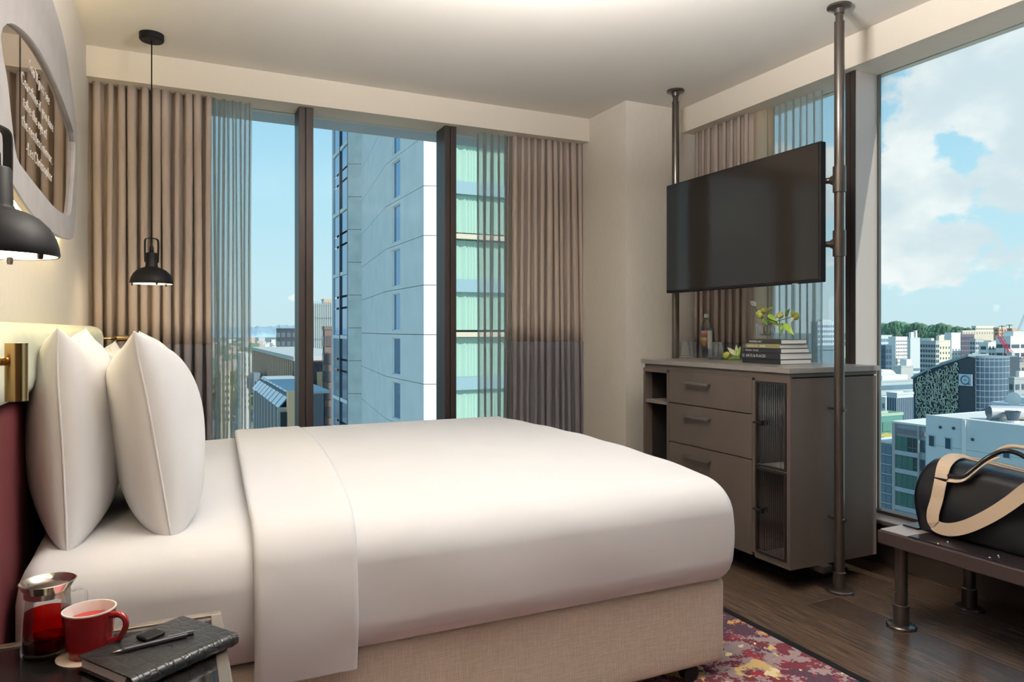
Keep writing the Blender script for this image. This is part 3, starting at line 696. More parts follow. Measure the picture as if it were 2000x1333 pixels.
# ================================================================== TV and poles
tv = thing('television', 'wide black flat screen television mounted between two bronze poles', 'television', (2.6, 2.82, 1.69))
part('casing', MB().box(2.583, 2.618, 2.272, 3.371, 1.374, 2.0), BLACK, tv, bevel=.004)
part('screen', MB().box(2.580, 2.5835, 2.280, 3.363, 1.388, 1.994), mat('tv_screen', (.022, .018, .015), .08, spec=.35), tv)
part('rear_housing', MB().box(2.618, 2.645, 2.5, 3.15, 1.45, 1.85), BLACK, tv, bevel=.006)
part('status_light', MB().box(2.581, 2.59, 2.40, 2.43, 1.371, 1.3755), mat('grey_plastic', (.3, .3, .3), .4), tv)
def pole(label, x, y, right):
    t = thing('support_pole', label, 'pole', (x, y, 0))
    obj('tube', MB().tube([(0, 0, .01), (0, 0, 2.53)], .0215, 28), BRONZE, t, auto=.6)
    obj('neck', MB().tube([(0, 0, 2.53), (0, 0, 2.59)], .0165, 24), BRONZE, t, auto=.6)
    obj('ceiling_flange', MB().lathe([(0, ZC), (.052, ZC), (.052, ZC-.009), (.046, ZC-.013), (.024, ZC-.015), (.021, ZC-.035), (0, ZC-.035)], n=36), BRONZE, t, auto=.5)
    obj('floor_flange', MB().lathe([(0, .0), (.060, .0), (.060, .007), (.055, .011), (.027, .013), (.0265, .085), (.0225, .088), (0, .088)], n=36), BRONZE, t, auto=.5)
    for z in (1.83, 1.545):
        obj('collar', MB().lathe([(.0215, z-.058), (.0275, z-.057), (.0275, z+.057), (.0215, z+.058)], n=28), BRONZE, t, auto=.5)
        s = 1 if right else -1
        obj('arm', MB().tube([(0, 0, z), (-.008, s*.03, z), (-.016, s*.040, z), (-.05, s*.085, z)], [.024, .022, .014, .0125], 16), BRONZE, t, auto=.7)
    if right:
        for z in (.808, .319):
            obj('bolt', MB().tube([(-.0, -.030, z), (0, .058, z)], .006, 12).tube([(0, -.034, z), (0, -.026, z)], .009, 12), BRONZE, t, auto=.6)
    return t
pole('tall bronze pole from floor to ceiling in front of the window mullion', 2.663, 2.24, True)
pole('tall bronze pole from floor to ceiling beside the beige corner column', 2.712, 3.45, False)

# ================================================================== DRESSER
dr = thing('dresser', 'dark brown floating dresser with three drawers and reeded glass doors below the television', 'dresser', (2.7, 2.85, 0))
DX, DX1, DY0, DY1, DZ0, DZ1 = 2.43, 2.98, 2.30, 3.385, .105, .945
YD0, YD1 = 2.53, 3.147   # drawer bay
mb = MB()
mb.box(DX+.001, DX1, DY0, DY0+.02, DZ0, DZ1).box(DX+.001, DX1, DY1-.018, DY1, DZ0, DZ1).box(DX+.02, DX1, DY0+.02, DY1-.018, DZ0, DZ0+.02).box(DX+.02, DX1, DY0+.02, DY1-.018, DZ1-.02, DZ1)
mb.box(DX1-.015, DX1, DY0+.02, DY1-.018, DZ0+.02, DZ1-.02).box(DX+.001, DX1-.015, YD0-.02, YD0-.003, DZ0+.02, DZ1-.02).box(DX+.001, DX1-.015, YD1+.003, YD1+.022, DZ0+.02, DZ1-.02)
mb.box(DX+.001, DX+.02, DY0+.02, YD0-.02, DZ1-.02, DZ1).box(DX+.001, DX+.02, DY0+.02, YD0-.02, DZ0, DZ0+.03).box(DX+.001, DX+.02, YD1+.022, DY1-.018, DZ1-.022, DZ1).box(DX+.001, DX+.02, YD0-.02, YD1+.02, DZ1-.006, DZ1)
part('carcass', mb, CAB, dr)
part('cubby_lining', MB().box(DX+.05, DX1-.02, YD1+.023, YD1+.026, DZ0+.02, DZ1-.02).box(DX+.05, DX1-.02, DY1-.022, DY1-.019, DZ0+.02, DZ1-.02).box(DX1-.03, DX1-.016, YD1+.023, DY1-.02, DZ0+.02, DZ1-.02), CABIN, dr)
part('cubby_shelf', MB().box(DX+.004, DX1-.03, YD1+.023, DY1-.02, .748, .765), mat('grey_laminate', (.17, .14, .12), .4), dr, label='lighter fixed shelf between the open cubbies')
slab = MB().box(DX-.012, DX1+.02, DY0-.008, DY1+.008, .968, .993)
part('stone_top', slab, CABT, dr, bevel=.003, label='grey stone top')
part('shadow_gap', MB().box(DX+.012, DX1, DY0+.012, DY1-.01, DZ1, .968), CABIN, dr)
part('top_rail', MB().box(DX-.001, DX+.012, DY0+.0, DY1-.02, .945, .9675).box(DX+.012, DX1, DY0, DY0+.012, .952, .9675), CAB, dr)
hm = mat('pull_bronze', (.22, .185, .155), .35, metal=.8)
zs = (DZ1-.006, .764, .552, DZ0+.0)
for k in range(3):
    za, zb = zs[k], zs[k+1]
    d_ = part('drawer', MB().box(DX-.0, DX+.020, YD0, YD1, zb+.004, za-.001), CAB, dr, bevel=.0012)
    hz = (za-.052); yc = 2.90
    part('pull', MB().box(DX-.028, DX-.018, yc-.095, yc+.095, hz-.008, hz+.004).box(DX-.02, DX+.0, yc-.09, yc-.078, hz-.006, hz+.002).box(DX-.02, DX+.0, yc+.078, yc+.09, hz-.006, hz+.002), hm, d_, bevel=.001)
reed = mat('reeded_glass', (.55, .60, .60), .12, trans=.85, ior=1.3)
for k, (za, zb) in enumerate(((.926, .533), (.527, .135))):
    ya, yb = 2.321, 2.505
    fr = MB().box(DX-.004, DX+.014, ya, ya+.010, zb, za).box(DX-.004, DX+.014, yb-.010, yb, zb, za).box(DX-.004, DX+.014, ya+.01, yb-.01, za-.010, za).box(DX-.004, DX+.014, ya+.01, yb-.01, zb, zb+.010)
    d_ = part('door', fr, mat('door_frame_bronze', (.03, .024, .02), .4, metal=.5), dr, bevel=.001)
    nR = 15
    pane = MB()
    wv = [(ya+.01+(yb-ya-.02)*i/(nR*6)) for i in range(nR*6+1)]
    pts = [(DX+.006-.0045*abs(math.sin(PI*i/6)), y) for i, y in enumerate(wv)]
    vs = []
    for (x, y) in pts: vs += [(x, y, zb+.01), (x, y, za-.01)]
    k0 = len(pts)
    pane.add(vs, [(2*i, 2*i+2, 2*i+3, 2*i+1) for i in range(k0-1)])
    part('glass_pane', pane, thin_glass('reeded_pane', (.70, .75, .75), .45, .05) if 'reeded_pane' not in MATS else MATS['reeded_pane'], d_, smooth=True)
    zl = .735 if k == 0 else .335
    part('latch', MB().tube([(DX-.018, yb-.052, zl), (DX-.018, yb-.004, zl)], .005, 10).box(DX-.02, DX-.004, yb-.056, yb-.046, zl-.012, zl+.012), BLACK, d_)
part('inner_shelf', MB().box(DX+.03, DX1-.02, 2.322, YD0-.022, .52, .535), mat('pale_shelf_in', (.4, .36, .32), .5), dr)
part('inner_panel', MB().box(DX1-.03, DX1-.018, 2.322, YD0-.022, .14, .925), mat('grey_lining', (.10, .10, .10), .5), dr)
part('support_rail', MB().box(2.60, 2.66, DY0-.03, DY1+.02, .075, .1048), BRONZE, dr, bevel=.002)
t = thing('kettle', 'pale kettle seen dimly behind the upper reeded glass door', 'kettle', (2.62, 2.415, .5355), .6)
obj('body', MB().lathe([(0, 0), (.07, 0), (.072, .01), (.066, .10), (.05, .14), (.02, .15), (0, .15)], n=28), mat('pale_enamel', (.75, .75, .74), .25), t, auto=.8)
obj('knob', MB().lathe([(.006, .15), (.006, .158), (.012, .165), (.008, .174), (0, .176)], n=14), BLACK, t, auto=.8)
obj('handle', MB().tube(smooth_path([(.06, 0, .12), (.10, 0, .125), (.105, 0, .08), (.068, 0, .04)], 5), .007, 10), BLACK, t, smooth=True)

# things on the dresser
TZ = .993
def tumbler(label, p, water):
    t = thing('tumbler', label, 'glass', p)
    R0, R1, H = .046, .034, .098
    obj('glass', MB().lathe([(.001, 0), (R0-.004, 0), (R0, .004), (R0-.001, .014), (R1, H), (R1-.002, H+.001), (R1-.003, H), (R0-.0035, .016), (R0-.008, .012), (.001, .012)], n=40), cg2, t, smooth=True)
    if water:
        obj('water', MB().lathe([(0, .0125), (R0-.0085, .0125), (R0-.0045, .018), (R0-.0075, .042), (0, .042)], n=36), thin_glass('water', (.93, .96, .97), .10), t, auto=.7)
cg2 = thin_glass('tumbler_glass', (.97, .98, .98), .08, painted_glint=.16)
tumbler('empty clear tumbler standing alone beside the bronze pole on the dresser', at(1338, 699, z=TZ), False)
tumbler('clear tumbler holding a little water in front of the bottle', at(1398, 702.5, z=TZ), True)
# bottle
bt = thing('water_bottle', 'clear plastic water bottle with white cap and orange flower label', 'bottle', at(1380, 697, z=TZ), -3.05)
obj('bottle_body', MB().lathe([(0, .004), (.026, 0), (.033, .004), (.0345, .012), (.0345, .165), (.036, .170), (.0345, .178), (.032, .195), (.024, .215), (.015, .230), (.0135, .236), (.0135, .245), (.011, .245), (.011, .236), (.0, .232)], n=36), thin_glass('clear_plastic', (.96, .97, .98), .06, painted_glint=.16), bt, smooth=True)
obj('water', MB().lathe([(0, .005), (.0315, .006), (.0335, .014), (.0335, .168), (.0325, .18), (0, .18)], n=32), thin_glass('bottle_water', (.90, .93, .94), .05, painted_glint=.08), bt, auto=.8)
obj('cap', MB().lathe([(.0145, .243), (.0155, .245), (.0155, .264), (.014, .267), (0, .267)], n=28), mat('white_plastic', (.85, .84, .82), .35), bt, auto=.6)
lm = D.materials.new('flower_label'); lm.use_nodes = True; n, l = newtree(lm.node_tree)
o_ = N(n, 'ShaderNodeOutputMaterial'); b_ = N(n, 'ShaderNodeBsdfPrincipled'); l.new(b_.outputs[0], o_.inputs[0]); b_.inputs['Roughness'].default_value = .4
tq = N(n, 'ShaderNodeTexCoord'); sp = N(n, 'ShaderNodeSeparateXYZ'); l.new(tq.outputs['Object'], sp.inputs[0])
rr = N(n, 'ShaderNodeValToRGB'); mr = N(n, 'ShaderNodeMapRange'); l.new(sp.outputs['Z'], mr.inputs[0]); mr.inputs[1].default_value = .05; mr.inputs[2].default_value = .16; l.new(mr.outputs[0], rr.inputs[0])
cr = rr.color_ramp; cr.interpolation = 'LINEAR'; cr.elements[0].color = (.015, .015, .08, 1); cr.elements[1].color = (.25, .45, .6, 1)
for p_, c_ in ((.14, (.04, .035, .06, 1)), (.3, (.35, .22, .04, 1)), (.5, (.6, .16, .03, 1)), (.62, (.5, .55, .5, 1)), (.66, (.10, .14, .08, 1)), (.85, (.6, .08, .04, 1))):
    e = cr.elements.new(p_); e.color = c_
nz = N(n, 'ShaderNodeTexVoronoi'); nz.inputs['Scale'].default_value = 42; l.new(tq.outputs['Object'], nz.inputs[0])
mx = N(n, 'ShaderNodeMixRGB', blend_type='OVERLAY'); mx.inputs[0].default_value = .5; l.new(rr.outputs[0], mx.inputs[1]); l.new(nz.outputs['Color'], mx.inputs[2]); l.new(mx.outputs[0], b_.inputs['Base Color'])
obj('label_band', MB().grid(lambda u, v: (.0352*math.cos(-1.25+2.2*u), .0352*math.sin(-1.25+2.2*u), .05+.113*v), 18, 4), lm, bt, smooth=True, label='flower printed label')
obj('label_back', MB().grid(lambda u, v: (.0352*math.cos(.96+1.5*u), .0352*math.sin(.96+1.5*u), .05+.113*v), 14, 1), mat('label_white', (.85, .86, .86), .4), bt, smooth=True, label='plain white side of the label')
# fruit with leaves lying on the dresser
FRUIT = mat('quince_skin', (.40, .40, .08), .45, var=.25, vscale=25)
LEAF = mat('leaf_green', (.10, .18, .03), .45, var=.3, vscale=18)
LEAFB = mat('leaf_bright', (.28, .42, .06), .45, var=.2, vscale=18)
LEAFP = mat('leaf_pale', (.50, .52, .33), .5, var=.15, vscale=18)
STEM = mat('twig', (.16, .12, .05), .7)
def leaf(mb, base, tip, wid, up=(0,0,1), curl=.15):
    base, tip = Vector(base), Vector(tip); ax = tip-base; L = ax.length; t = ax.normalized(); s = t.cross(Vector(up)).normalized(); nn = s.cross(t)
    def fn(u, v):
        w = wid*math.sin(PI*min(1, v**.8*1.0))*(1-.25*v); x = (2*u-1)
        return base+t*(L*v)+s*(x*w)+nn*(abs(x)*w*.35-curl*L*v*v)
    return mb.grid(fn, 4, 8)
def fruit(mb, c, r, d=(0,0,1)):
    c = Vector(c); d = Vector(d).normalized(); q = d.to_track_quat('Z', 'Y')
    prof = [(0, -1), (.45, -.93), (.82, -.6), (1, -.1), (.9, .4), (.6, .8), (.32, .98), (.18, 1.08), (0, 1.04)]
    m2 = MB().lathe([(a*r, b*r) for a, b in prof], n=18)
    return mb.add([c+q @ Vector(p) for p in m2.v], m2.f)
sp_ = at(1425, 703, z=TZ)
t = thing('fruit_sprig', 'small leafy sprig with one green quince lying by the books', 'fruit', sp_)
part('fruit', fruit(MB(), sp_+Vector((-.012, .012, .024)), .021, (.2, -.5, .6)), FRUIT, t, smooth=True)
bx = sp_+Vector((.03, -.03, .02))
part('stem', MB().tube(smooth_path([sp_+Vector((-.005, .01, .04)), bx, sp_+Vector((.05, -.05, .055))], 5), .0022, 8), STEM, t, smooth=True)
for tip, w, mt_ in (((.01, .035, .075), .014, LEAFP), ((.035, -.045, .075), .013, LEAFB), ((.02, -.03, .085), .011, LEAFP), ((-.03, .055, .004), .014, LEAF), ((.0, -.075, .012), .015, LEAF), ((-.04, -.03, .006), .013, LEAF)):
    part('leaf', leaf(MB(), bx+Vector((0, .005, 0)), sp_+Vector(tip), w, (-.7, -.6, .3)), mt_, t, smooth=True)
# books
pages = mat('book_pages', (.80, .77, .72), .85)
bz = TZ
specs = ((.205, .255, .023, (.014, .014, .015), 0, 0, 'undermost dark grey book lying on the dresser top', ''),
         (.215, .262, .031, (.018, .019, .022), .0, .005, 'thick black book second from bottom with ring emblem on its spine', 'O  ARTS & PLACES'),
         (.185, .255, .022, (.025, .026, .035), .003, .0, 'blue-black book in the middle of the pile by the vase', 'DESIGN  ATLAS'),
         (.192, .225, .021, (.20, .19, .085), .000, .004, 'olive spined book lying second from the top of the pile', 'LANDSCAPE    BOOK'),
         (.170, .225, .022, (.030, .026, .024), .004, -.002, 'dark brown book topmost of the pile under the vase', 'MODERN ART'))
base_near = at(1527, 713, z=TZ)
ctr_y = base_near.y
for k, (w, Lg, h, col, dx, dy, lab, txt) in enumerate(specs):
    ang = (0, .015, -.02, .012, -.01)[k]
    t = thing('book', lab, 'book', (base_near.x+dx, ctr_y+dy+(.03, .018, .03, .035, .035)[k]*.3, bz), ang, 'books piled on the dresser')
    cm = mat('book_cover_%s' % ('grey', 'black', 'navy', 'olive', 'brown')[k], col, .45)
    obj('cover', MB().box(0, w, 0, Lg, 0, .0018).box(0, w, 0, Lg, h-.0018, h).box(0, .002, 0, Lg, .0018, h-.0018), cm, t, bevel=.0005, seg=1)
    obj('page_block', MB().box(.0022, w-.003, .0015, Lg-.003, .002, h-.002), pages, t, label='cream page block')
    if txt:
        fc = D.curves.new('spine_title', 'FONT'); fc.body = txt; fc.size = h*.62; fc.extrude = .0002; fc.materials.append(mat('spine_print', (.6, .6, .58), .6))
        fo = link('spine_title', font_mesh('spine_title', fc), t)
        # reads left to right seen from -X: local x -> -Y
        fo.matrix_local = Matrix(((0,0,-1,-.0004), (-1,0,0,Lg-.012), (0,1,0,h*.28), (0,0,0,1)))
    bz += h+.0004
# vase with a branch
vp = Vector((2.74, 2.755, bz+.0002))
vs_ = thing('vase', 'ribbed clear glass vase standing on top of the book pile', 'vase', vp)
nv = 72; mb = MB(); pr = [(.034, 0), (.036, .004), (.036, .012), (.044, .02), (.0465, .05), (.0475, .076), (.0445, .076), (.043, .05), (.040, .022), (.02, .016), (.0005, .016)]
for i, (r, z) in enumerate(pr):
    for k in range(nv):
        rr_ = r*(1+(.03*math.cos(k*PI/2*1.0) if 2 < i < 6 else 0)); a = 2*PI*k/nv; mb.v.append((rr_*math.cos(a), rr_*math.sin(a), z))
for i in range(len(pr)-1):
    for k in range(nv): mb.f.append((i*nv+k, i*nv+(k+1) % nv, (i+1)*nv+(k+1) % nv, (i+1)*nv+k)); mb.m.append(0)
obj('ribbed_glass', mb, thin_glass('vase_glass', (.95, .96, .95), .07, painted_glint=.2), vs_, smooth=True)
brn = thing('fruit_branch', 'quince branch with green fruit, leaves and a white bloom in the vase', 'plant', vp+Vector((0, 0, .018)))
def vpt(px, py, dx=0): return at(px, py, x=2.735+dx)
root = vp+Vector((0, 0, .022))
ends = [vpt(1491, 607), vpt(1484, 616, -.03), vpt(1523, 617, -.02), vpt(1552, 618, .0), vpt(1474, 600, .01), vpt(1530, 634, -.03)]
for e in ends:
    mid = (root+e)/2+Vector((0, 0, .03)); 
    part('stem', MB().tube(smooth_path([root+Vector((random.uniform(-.015, .015), random.uniform(-.015, .015), 0)), vp+Vector((random.uniform(-.02, .02), random.uniform(-.02, .02), .07)), e], 5), .0018, 7), STEM, brn, smooth=True)
for (px, py, dx, r) in ((1492, 606, 0, .019), (1484, 616, -.03, .018), (1524, 616, -.02, .017), (1554, 618, 0, .019)):
    c = vpt(px, py, dx); part('fruit', fruit(MB(), c, r, (random.uniform(-.5, .2), random.uniform(-.6, .6), .8)), FRUIT, brn, smooth=True)
for (a, b, w, mt_) in (((1530, 632), (1549, 652), .017, LEAFB), ((1528, 630), (1524, 655), .016, LEAF), ((1500, 615), (1515, 625), .014, LEAFB), ((1500, 622), (1520, 632), .014, LEAF), ((1512, 622), (1530, 612), .012, LEAFP),
                       ((1535, 620), (1540, 604), .012, LEAF), ((1488, 608), (1476, 612), .011, LEAFB), ((1498, 606), (1508, 600), .010, LEAFB), ((1545, 616), (1550, 604), .009, LEAFB), ((1490, 622), (1498, 634), .012, LEAF), ((1548, 620), (1545, 628), .010, LEAFP), ((1506, 628), (1524, 640), .010, LEAFP)):
    part('leaf', leaf(MB(), vpt(*a, -.02), vpt(*b, -.045), w, (-.75, -.5, .4)), mt_, brn, smooth=True)
bl = MB(); b0, b1 = vpt(1477, 598), vpt(1464, 587)
leaf(bl, b0, b1, .014, (-.7, -.7, .2), .1)
part('bloom', bl, mat('white_petal', (.85, .84, .82), .5), brn, smooth=True, label='white bloom')

# ================================================================== BENCH and BAG
BZ = .372
bn = thing('bench', 'low dark luggage bench on bronze pipe legs below the right window', 'bench', (2.78, 1.2, 0))
BEN = mat('bench_leather', (.014, .011, .013), .30, bump=.02, bscale=300)
part('top', MB().box(2.50, 3.03, .62, 1.925, BZ-.052, BZ), mat('bench_edge', (.045, .030, .028), .4), bn, bevel=.004)
part('leather_pad', MB().box(2.515, 3.02, .64, 1.80, BZ, BZ+.006), BEN, bn, bevel=.002)
part('end_cap', MB().box(2.51, 3.02, 1.805, 1.92, BZ, BZ+.005), mat('pale_cap', (.30, .26, .24), .3), bn, bevel=.002)
for x in (2.563, 2.985):
    for y in (1.868, .72):
        lg = part('leg', MB().tube([(x, y, .01), (x, y, BZ-.05)], .0225, 24), BRONZE, bn, auto=.6)
        part('leg_flange', MB().lathe([(0, .0), (.054, .0), (.054, .006), (.05, .010), (.029, .012), (.0285, .085), (.024, .088), (0, .088)], (x, y, 0), 32), BRONZE, lg, auto=.5)
for (px, py) in ((1833, 1063), (1934, 1090), (1852, 1059), (1951, 1086)):
    p = at(px, py, z=BZ+.0065); part('stud', MB().lathe([(0, .004), (.005, .003), (.006, 0), (0, 0)], tuple(p), 12), mat('chrome', (.6, .6, .6), .15, metal=1), bn, auto=.8)
bg_ = thing('holdall_bag', 'black leather holdall bag with tan webbing straps on the bench', 'bag', (2.78, 1.5, BZ+.006))
LEA = mat('black_leather', (.008, .008, .010), .30, bump=.06, bscale=24, spec=.4)
TAN = mat('tan_webbing', (.56, .43, .31), .8, bump=.1, bscale=600)
z0 = BZ+.0065
def bag_sec(v):
    """v 0 at the end near the dresser, 1 at the far end"""
    y = 1.84-.86*v
    e = min(1, math.sin(min(v, 1-v)*PI/2/.10*.5+.25)) if min(v, 1-v) < .14 else 1
    ht = .282*(1-.06*math.sin(v*PI)+.015*math.sin(9*v)); wb = .158; wt = .10
    return y, ht, wb, wt
BAGP = [(0, 0), (.5, 0), (.9, 0), (.975, .012), (1, .05), (1.01, .18), (1.015, .35), (1.0, .52), (.97, .68), (.90, .82), (.79, .92), (.62, .98), (.40, 1.0), (.2, 1.005), (0, 1.0)]
def bag_fn(u, v):
    vv = v; y, ht, wb, wt = bag_sec(vv)
    k = min(vv, 1-vv)
    en = min(1, k/.05); rnd = math.sqrt(max(0, 1-(1-en)**2)); h = ht*(.93+.07*rnd); wsc = .965+.035*rnd
    k2 = u*2 if u <= .5 else (1-u)*2     # bottom middle -> top middle, then back down the other side
    kk = k2*(len(BAGP)-1); i = min(int(kk), len(BAGP)-2); f_ = kk-i
    xr = BAGP[i][0]*(1-f_)+BAGP[i+1][0]*f_; t = BAGP[i][1]*(1-f_)+BAGP[i+1][1]*f_
    c = xr if u <= .5 else -xr; w = .160
    dent = .014*math.sin(7*vv+3*t)*math.sin(t*PI)*(1 if c < 0 else .3)
    return (2.785+c*(w*wsc+dent), y+.012*math.sin(t*PI)*(1 if v < .5 else -1), z0+h*t)
mb = MB().grid(bag_fn, 48, 44, cu=True)
mb.f.append(tuple(range(47, -1, -1))); mb.m.append(0); mb.f.append(tuple(44*48+k for k in range(48))); mb.m.append(0)
part('body', mb, LEA, bg_, smooth=True)
def bp_(px, py, x): return at(px, py, x=x)
strap = [bp_(1890, 892, 2.80), bp_(1864, 892, 2.73), bp_(1845, 908, 2.64), bp_(1836, 945, 2.606), bp_(1830, 975, 2.60), bp_(1822, 1005, 2.592), bp_(1826, 1026, 2.592), bp_(1850, 1035, 2.592), bp_(1885, 1030, 2.592), bp_(1930, 1010, 2.595), bp_(1970, 985, 2.60), bp_(2010, 955, 2.61), bp_(2060, 925, 2.65)]
wd = [(0,1,.2),(0,1,.2),(0,1,.25),(0,1,.1),(0,1,.05),(0,.9,.2),(0,.5,.7),(0,0,1),(0,.1,1),(0,.15,1),(0,.2,1),(0,.2,1),(0,.2,1)]
sp2 = smooth_path(strap, 6); wd2 = smooth_path([Vector(w) for w in wd], 6)
part('shoulder_strap', MB().ribbon(sp2, [tuple(w) for w in wd2], .0235, .0016), TAN, bg_, smooth=False, label='broad tan webbing shoulder strap')
part('strap_loop', MB().obox(bp_(1838, 938, 2.612), (.004, 0, 0), (0, .026, .0), (0, 0, .007)), BLACK, bg_, bevel=.001, label='black loop')
h1 = smooth_path([bp_(1853, 930, 2.622), bp_(1880, 931, 2.622), bp_(1904, 914, 2.65), bp_(1932, 893, 2.68), bp_(1965, 881, 2.72), bp_(2003, 894, 2.71), bp_(2040, 930, 2.68), bp_(2075, 960, 2.65)], 7)
part('handle', MB().tube(h1, .0085, 12), LEA, bg_, smooth=True)
part('handle_webbing', MB().ribbon([p+Vector((-.004, 0, -.013)) for p in h1[:26]], (1, .2, .6), .013, .0014), TAN, bg_, label='tan webbing under the handle')
h2 = smooth_path([bp_(1905, 916, 2.80), bp_(1925, 902, 2.83), bp_(1955, 878, 2.86), bp_(1985, 873, 2.88), bp_(2030, 885, 2.87), bp_(2070, 915, 2.82)], 7)
part('handle', MB().tube(h2, .008, 12), TAN, bg_, smooth=True, label='tan rear handle')
zp = [Vector((2.785+s*.012, 1.79-.7*i/20, z0+.286-.017*math.sin(i/20*PI)+.0042*math.sin(9*i/20))) for s in (0,) for i in range(21)]
part('zip', MB().ribbon([p+Vector((-.02, 0, 0)) for p in zp], (1, 0, 0), .004, .0015).ribbon([p+Vector((.012, 0, 0)) for p in zp], (1, 0, 0), .004, .0015), TAN, bg_, label='tan zip tape')
part('base_flap', MB().box(2.62, 2.94, 1.84, 1.905, z0, z0+.006), LEA, bg_, bevel=.002)

exec_city = True
# ================================================================== THE CITY
GZ = -50.0
gm = mat('city_ground', (.20, .23, .21), .9, var=.45, vscale=.03, detail=8)
struct('ground', MB().box(-6000, 9000, 12, 14000, GZ-1, GZ), gm)
GLB = mat('blue_reflective_glass', (.12, .28, .48), .06, metal=.75)
GLD = mat('dark_office_glass', (.035, .05, .065), .12, spec=.8)
GLG = mat('green_tinted_glass', (.10, .25, .20), .10, spec=.8)
CONC = mat('pale_blue_concrete', (.74, .75, .72), .85, var=.05, vscale=.6)
CONCD = mat('grey_concrete', (.58, .62, .60), .85, var=.10, vscale=.9)
JOINT = mat('dark_joint', (.12, .14, .15), .9)  # dark backing seen in the gaps between panels
WHT = mat('white_render', (.80, .80, .77), .8)
TANC = mat('tan_render', (.60, .52, .40), .8)

# --- the tower next door
tw = thing('tower_building', 'tall neighbouring tower of pale concrete panels and glass outside the back window', 'building', (18, 55, GZ))
def quadslab(mb, a, b, z0, z1, th):
    """upright slab from plan point a to b, thickened away from the viewer"""
    a, b = Vector((*a, 0)), Vector((*b, 0)); t = (b-a).normalized(); nn = Vector((-t.y, t.x, 0))
    vs = [a, b, b+nn*th, a+nn*th]; q = [v+Vector((0,0,z0)) for v in vs]+[v+Vector((0,0,z1)) for v in vs]
    return mb.add(q, [(0,3,2,1),(4,5,6,7),(0,1,5,4),(1,2,6,5),(2,3,7,6),(3,0,4,7)])
P0, P1, P2, P3, P4, P5, P6 = (15.15, 77.4), (15.1, 69.6), (16.3, 69.0), (14.28, 52.6), (14.4, 43.9), (15.2, 43.6), (31, 43.3)
core = MB().prism([(P0[0]+.45, P0[1]), (P1[0]+.45, P1[1]+.3), (P2[0]+.3, P2[1]+.25), (P3[0]+.45, P3[1]), (P4[0]+.4, P4[1]+.4), (P6[0], P6[1]+2.5), (31, 77)], lambda x, y: (x, y, GZ), lambda x, y: (x, y, 34))
part('core', core, JOINT, tw)
FH = 3.2
zj = at(835, 460, y=43.8).z    # a joint on the white corner
def lerp2(a, b, t): return (a[0]+(b[0]-a[0])*t, a[1]+(b[1]-a[1])*t)
z_lo, z_hi = -16.0, 33
k0 = math.floor((z_lo-zj)/FH)
for k in range(k0, 14):
    za, zb = zj+k*FH+.02, zj+(k+1)*FH-.02
    if za > 33: break
    part('concrete_panel', quadslab(MB(), P1, P2, za+.5, zb+.5, .2), CONCD, tw)
    part('concrete_panel', quadslab(MB(), P2, lerp2(P2, P3, .996), za, zb, .2), CONC, tw)
    # wall bay with the slot window: lower strip, upper strip, both sides
    wy0, wy1 = 51.0, 49.0
    t0, t1 = (52.6-wy0)/(52.6-43.9), (52.6-wy1)/(52.6-43.9)
    A, B = lerp2(P3, P4, t0), lerp2(P3, P4, t1)
    wz0, wz1 = za+.24, za+2.92
    mbp = MB(); quadslab(mbp, P3, A, za, zb, .3); quadslab(mbp, A, B, za, wz0, .3); quadslab(mbp, A, B, wz1, zb, .3); quadslab(mbp, B, P4, za, zb, .3)
    part('concrete_panel', mbp, CONC, tw)
    A2, B2 = (A[0]+.16, A[1]), (B[0]+.16, B[1])
    wn = part('window', quadslab(MB(), A2, B2, wz0, wz1, .1), GLB, tw)
    fm = MB(); 
    for (q0, q1, a_, b_2) in ((A, lerp2(A, B, .07), wz0, wz1), (lerp2(A, B, .93), B, wz0, wz1), (A, B, wz0, wz0+.07), (A, B, wz1-.07, wz1)):
        quadslab(fm, (q0[0]+.1, q0[1]), (q1[0]+.1, q1[1]), a_, b_2, .05)
    part('window_frame', fm, WHT, wn)
    part('corner_panel', quadslab(MB(), P4, P5, za, zb, .3), WHT, tw)
# return of the corner and tan strip
part('corner_strip', quadslab(MB(), (15.22, 43.62), (15.75, 43.6), GZ, 33, .3), TANC, tw)
# glass strip at the far end
zb0 = at(665, 413, x=15.1).z
for k in range(-4, 6):
    za, zb = zb0+k*2*FH, zb0+(k+1)*2*FH
    if za > 32: break
    for j in range(2):
        a, b = lerp2(P0, P1, .03+j*.5), lerp2(P0, P1, .47+j*.5)
        for (ua, ub) in ((.02, .44), (.46, .62), (.64, .98)):
            part('pane', quadslab(MB(), (a[0]+.1, a[1]), (b[0]+.1, b[1]), za+(zb-za)*ua+.1, za+(zb-za)*ub, .1), GLB, tw)
    part('floor_bar', quadslab(MB(), lerp2(P0, P1, 0), P1, za-.18, za+.18, .3), CONC, tw)
for u in (0.0, .485, .985):
    a = lerp2(P0, P1, u); b = lerp2(P0, P1, min(1, u+.03)); part('mullion', quadslab(MB(), (a[0]-.05, a[1]), (b[0]-.05, b[1]), -20, 33, .3), CONC if u == 0 else GLD, tw)
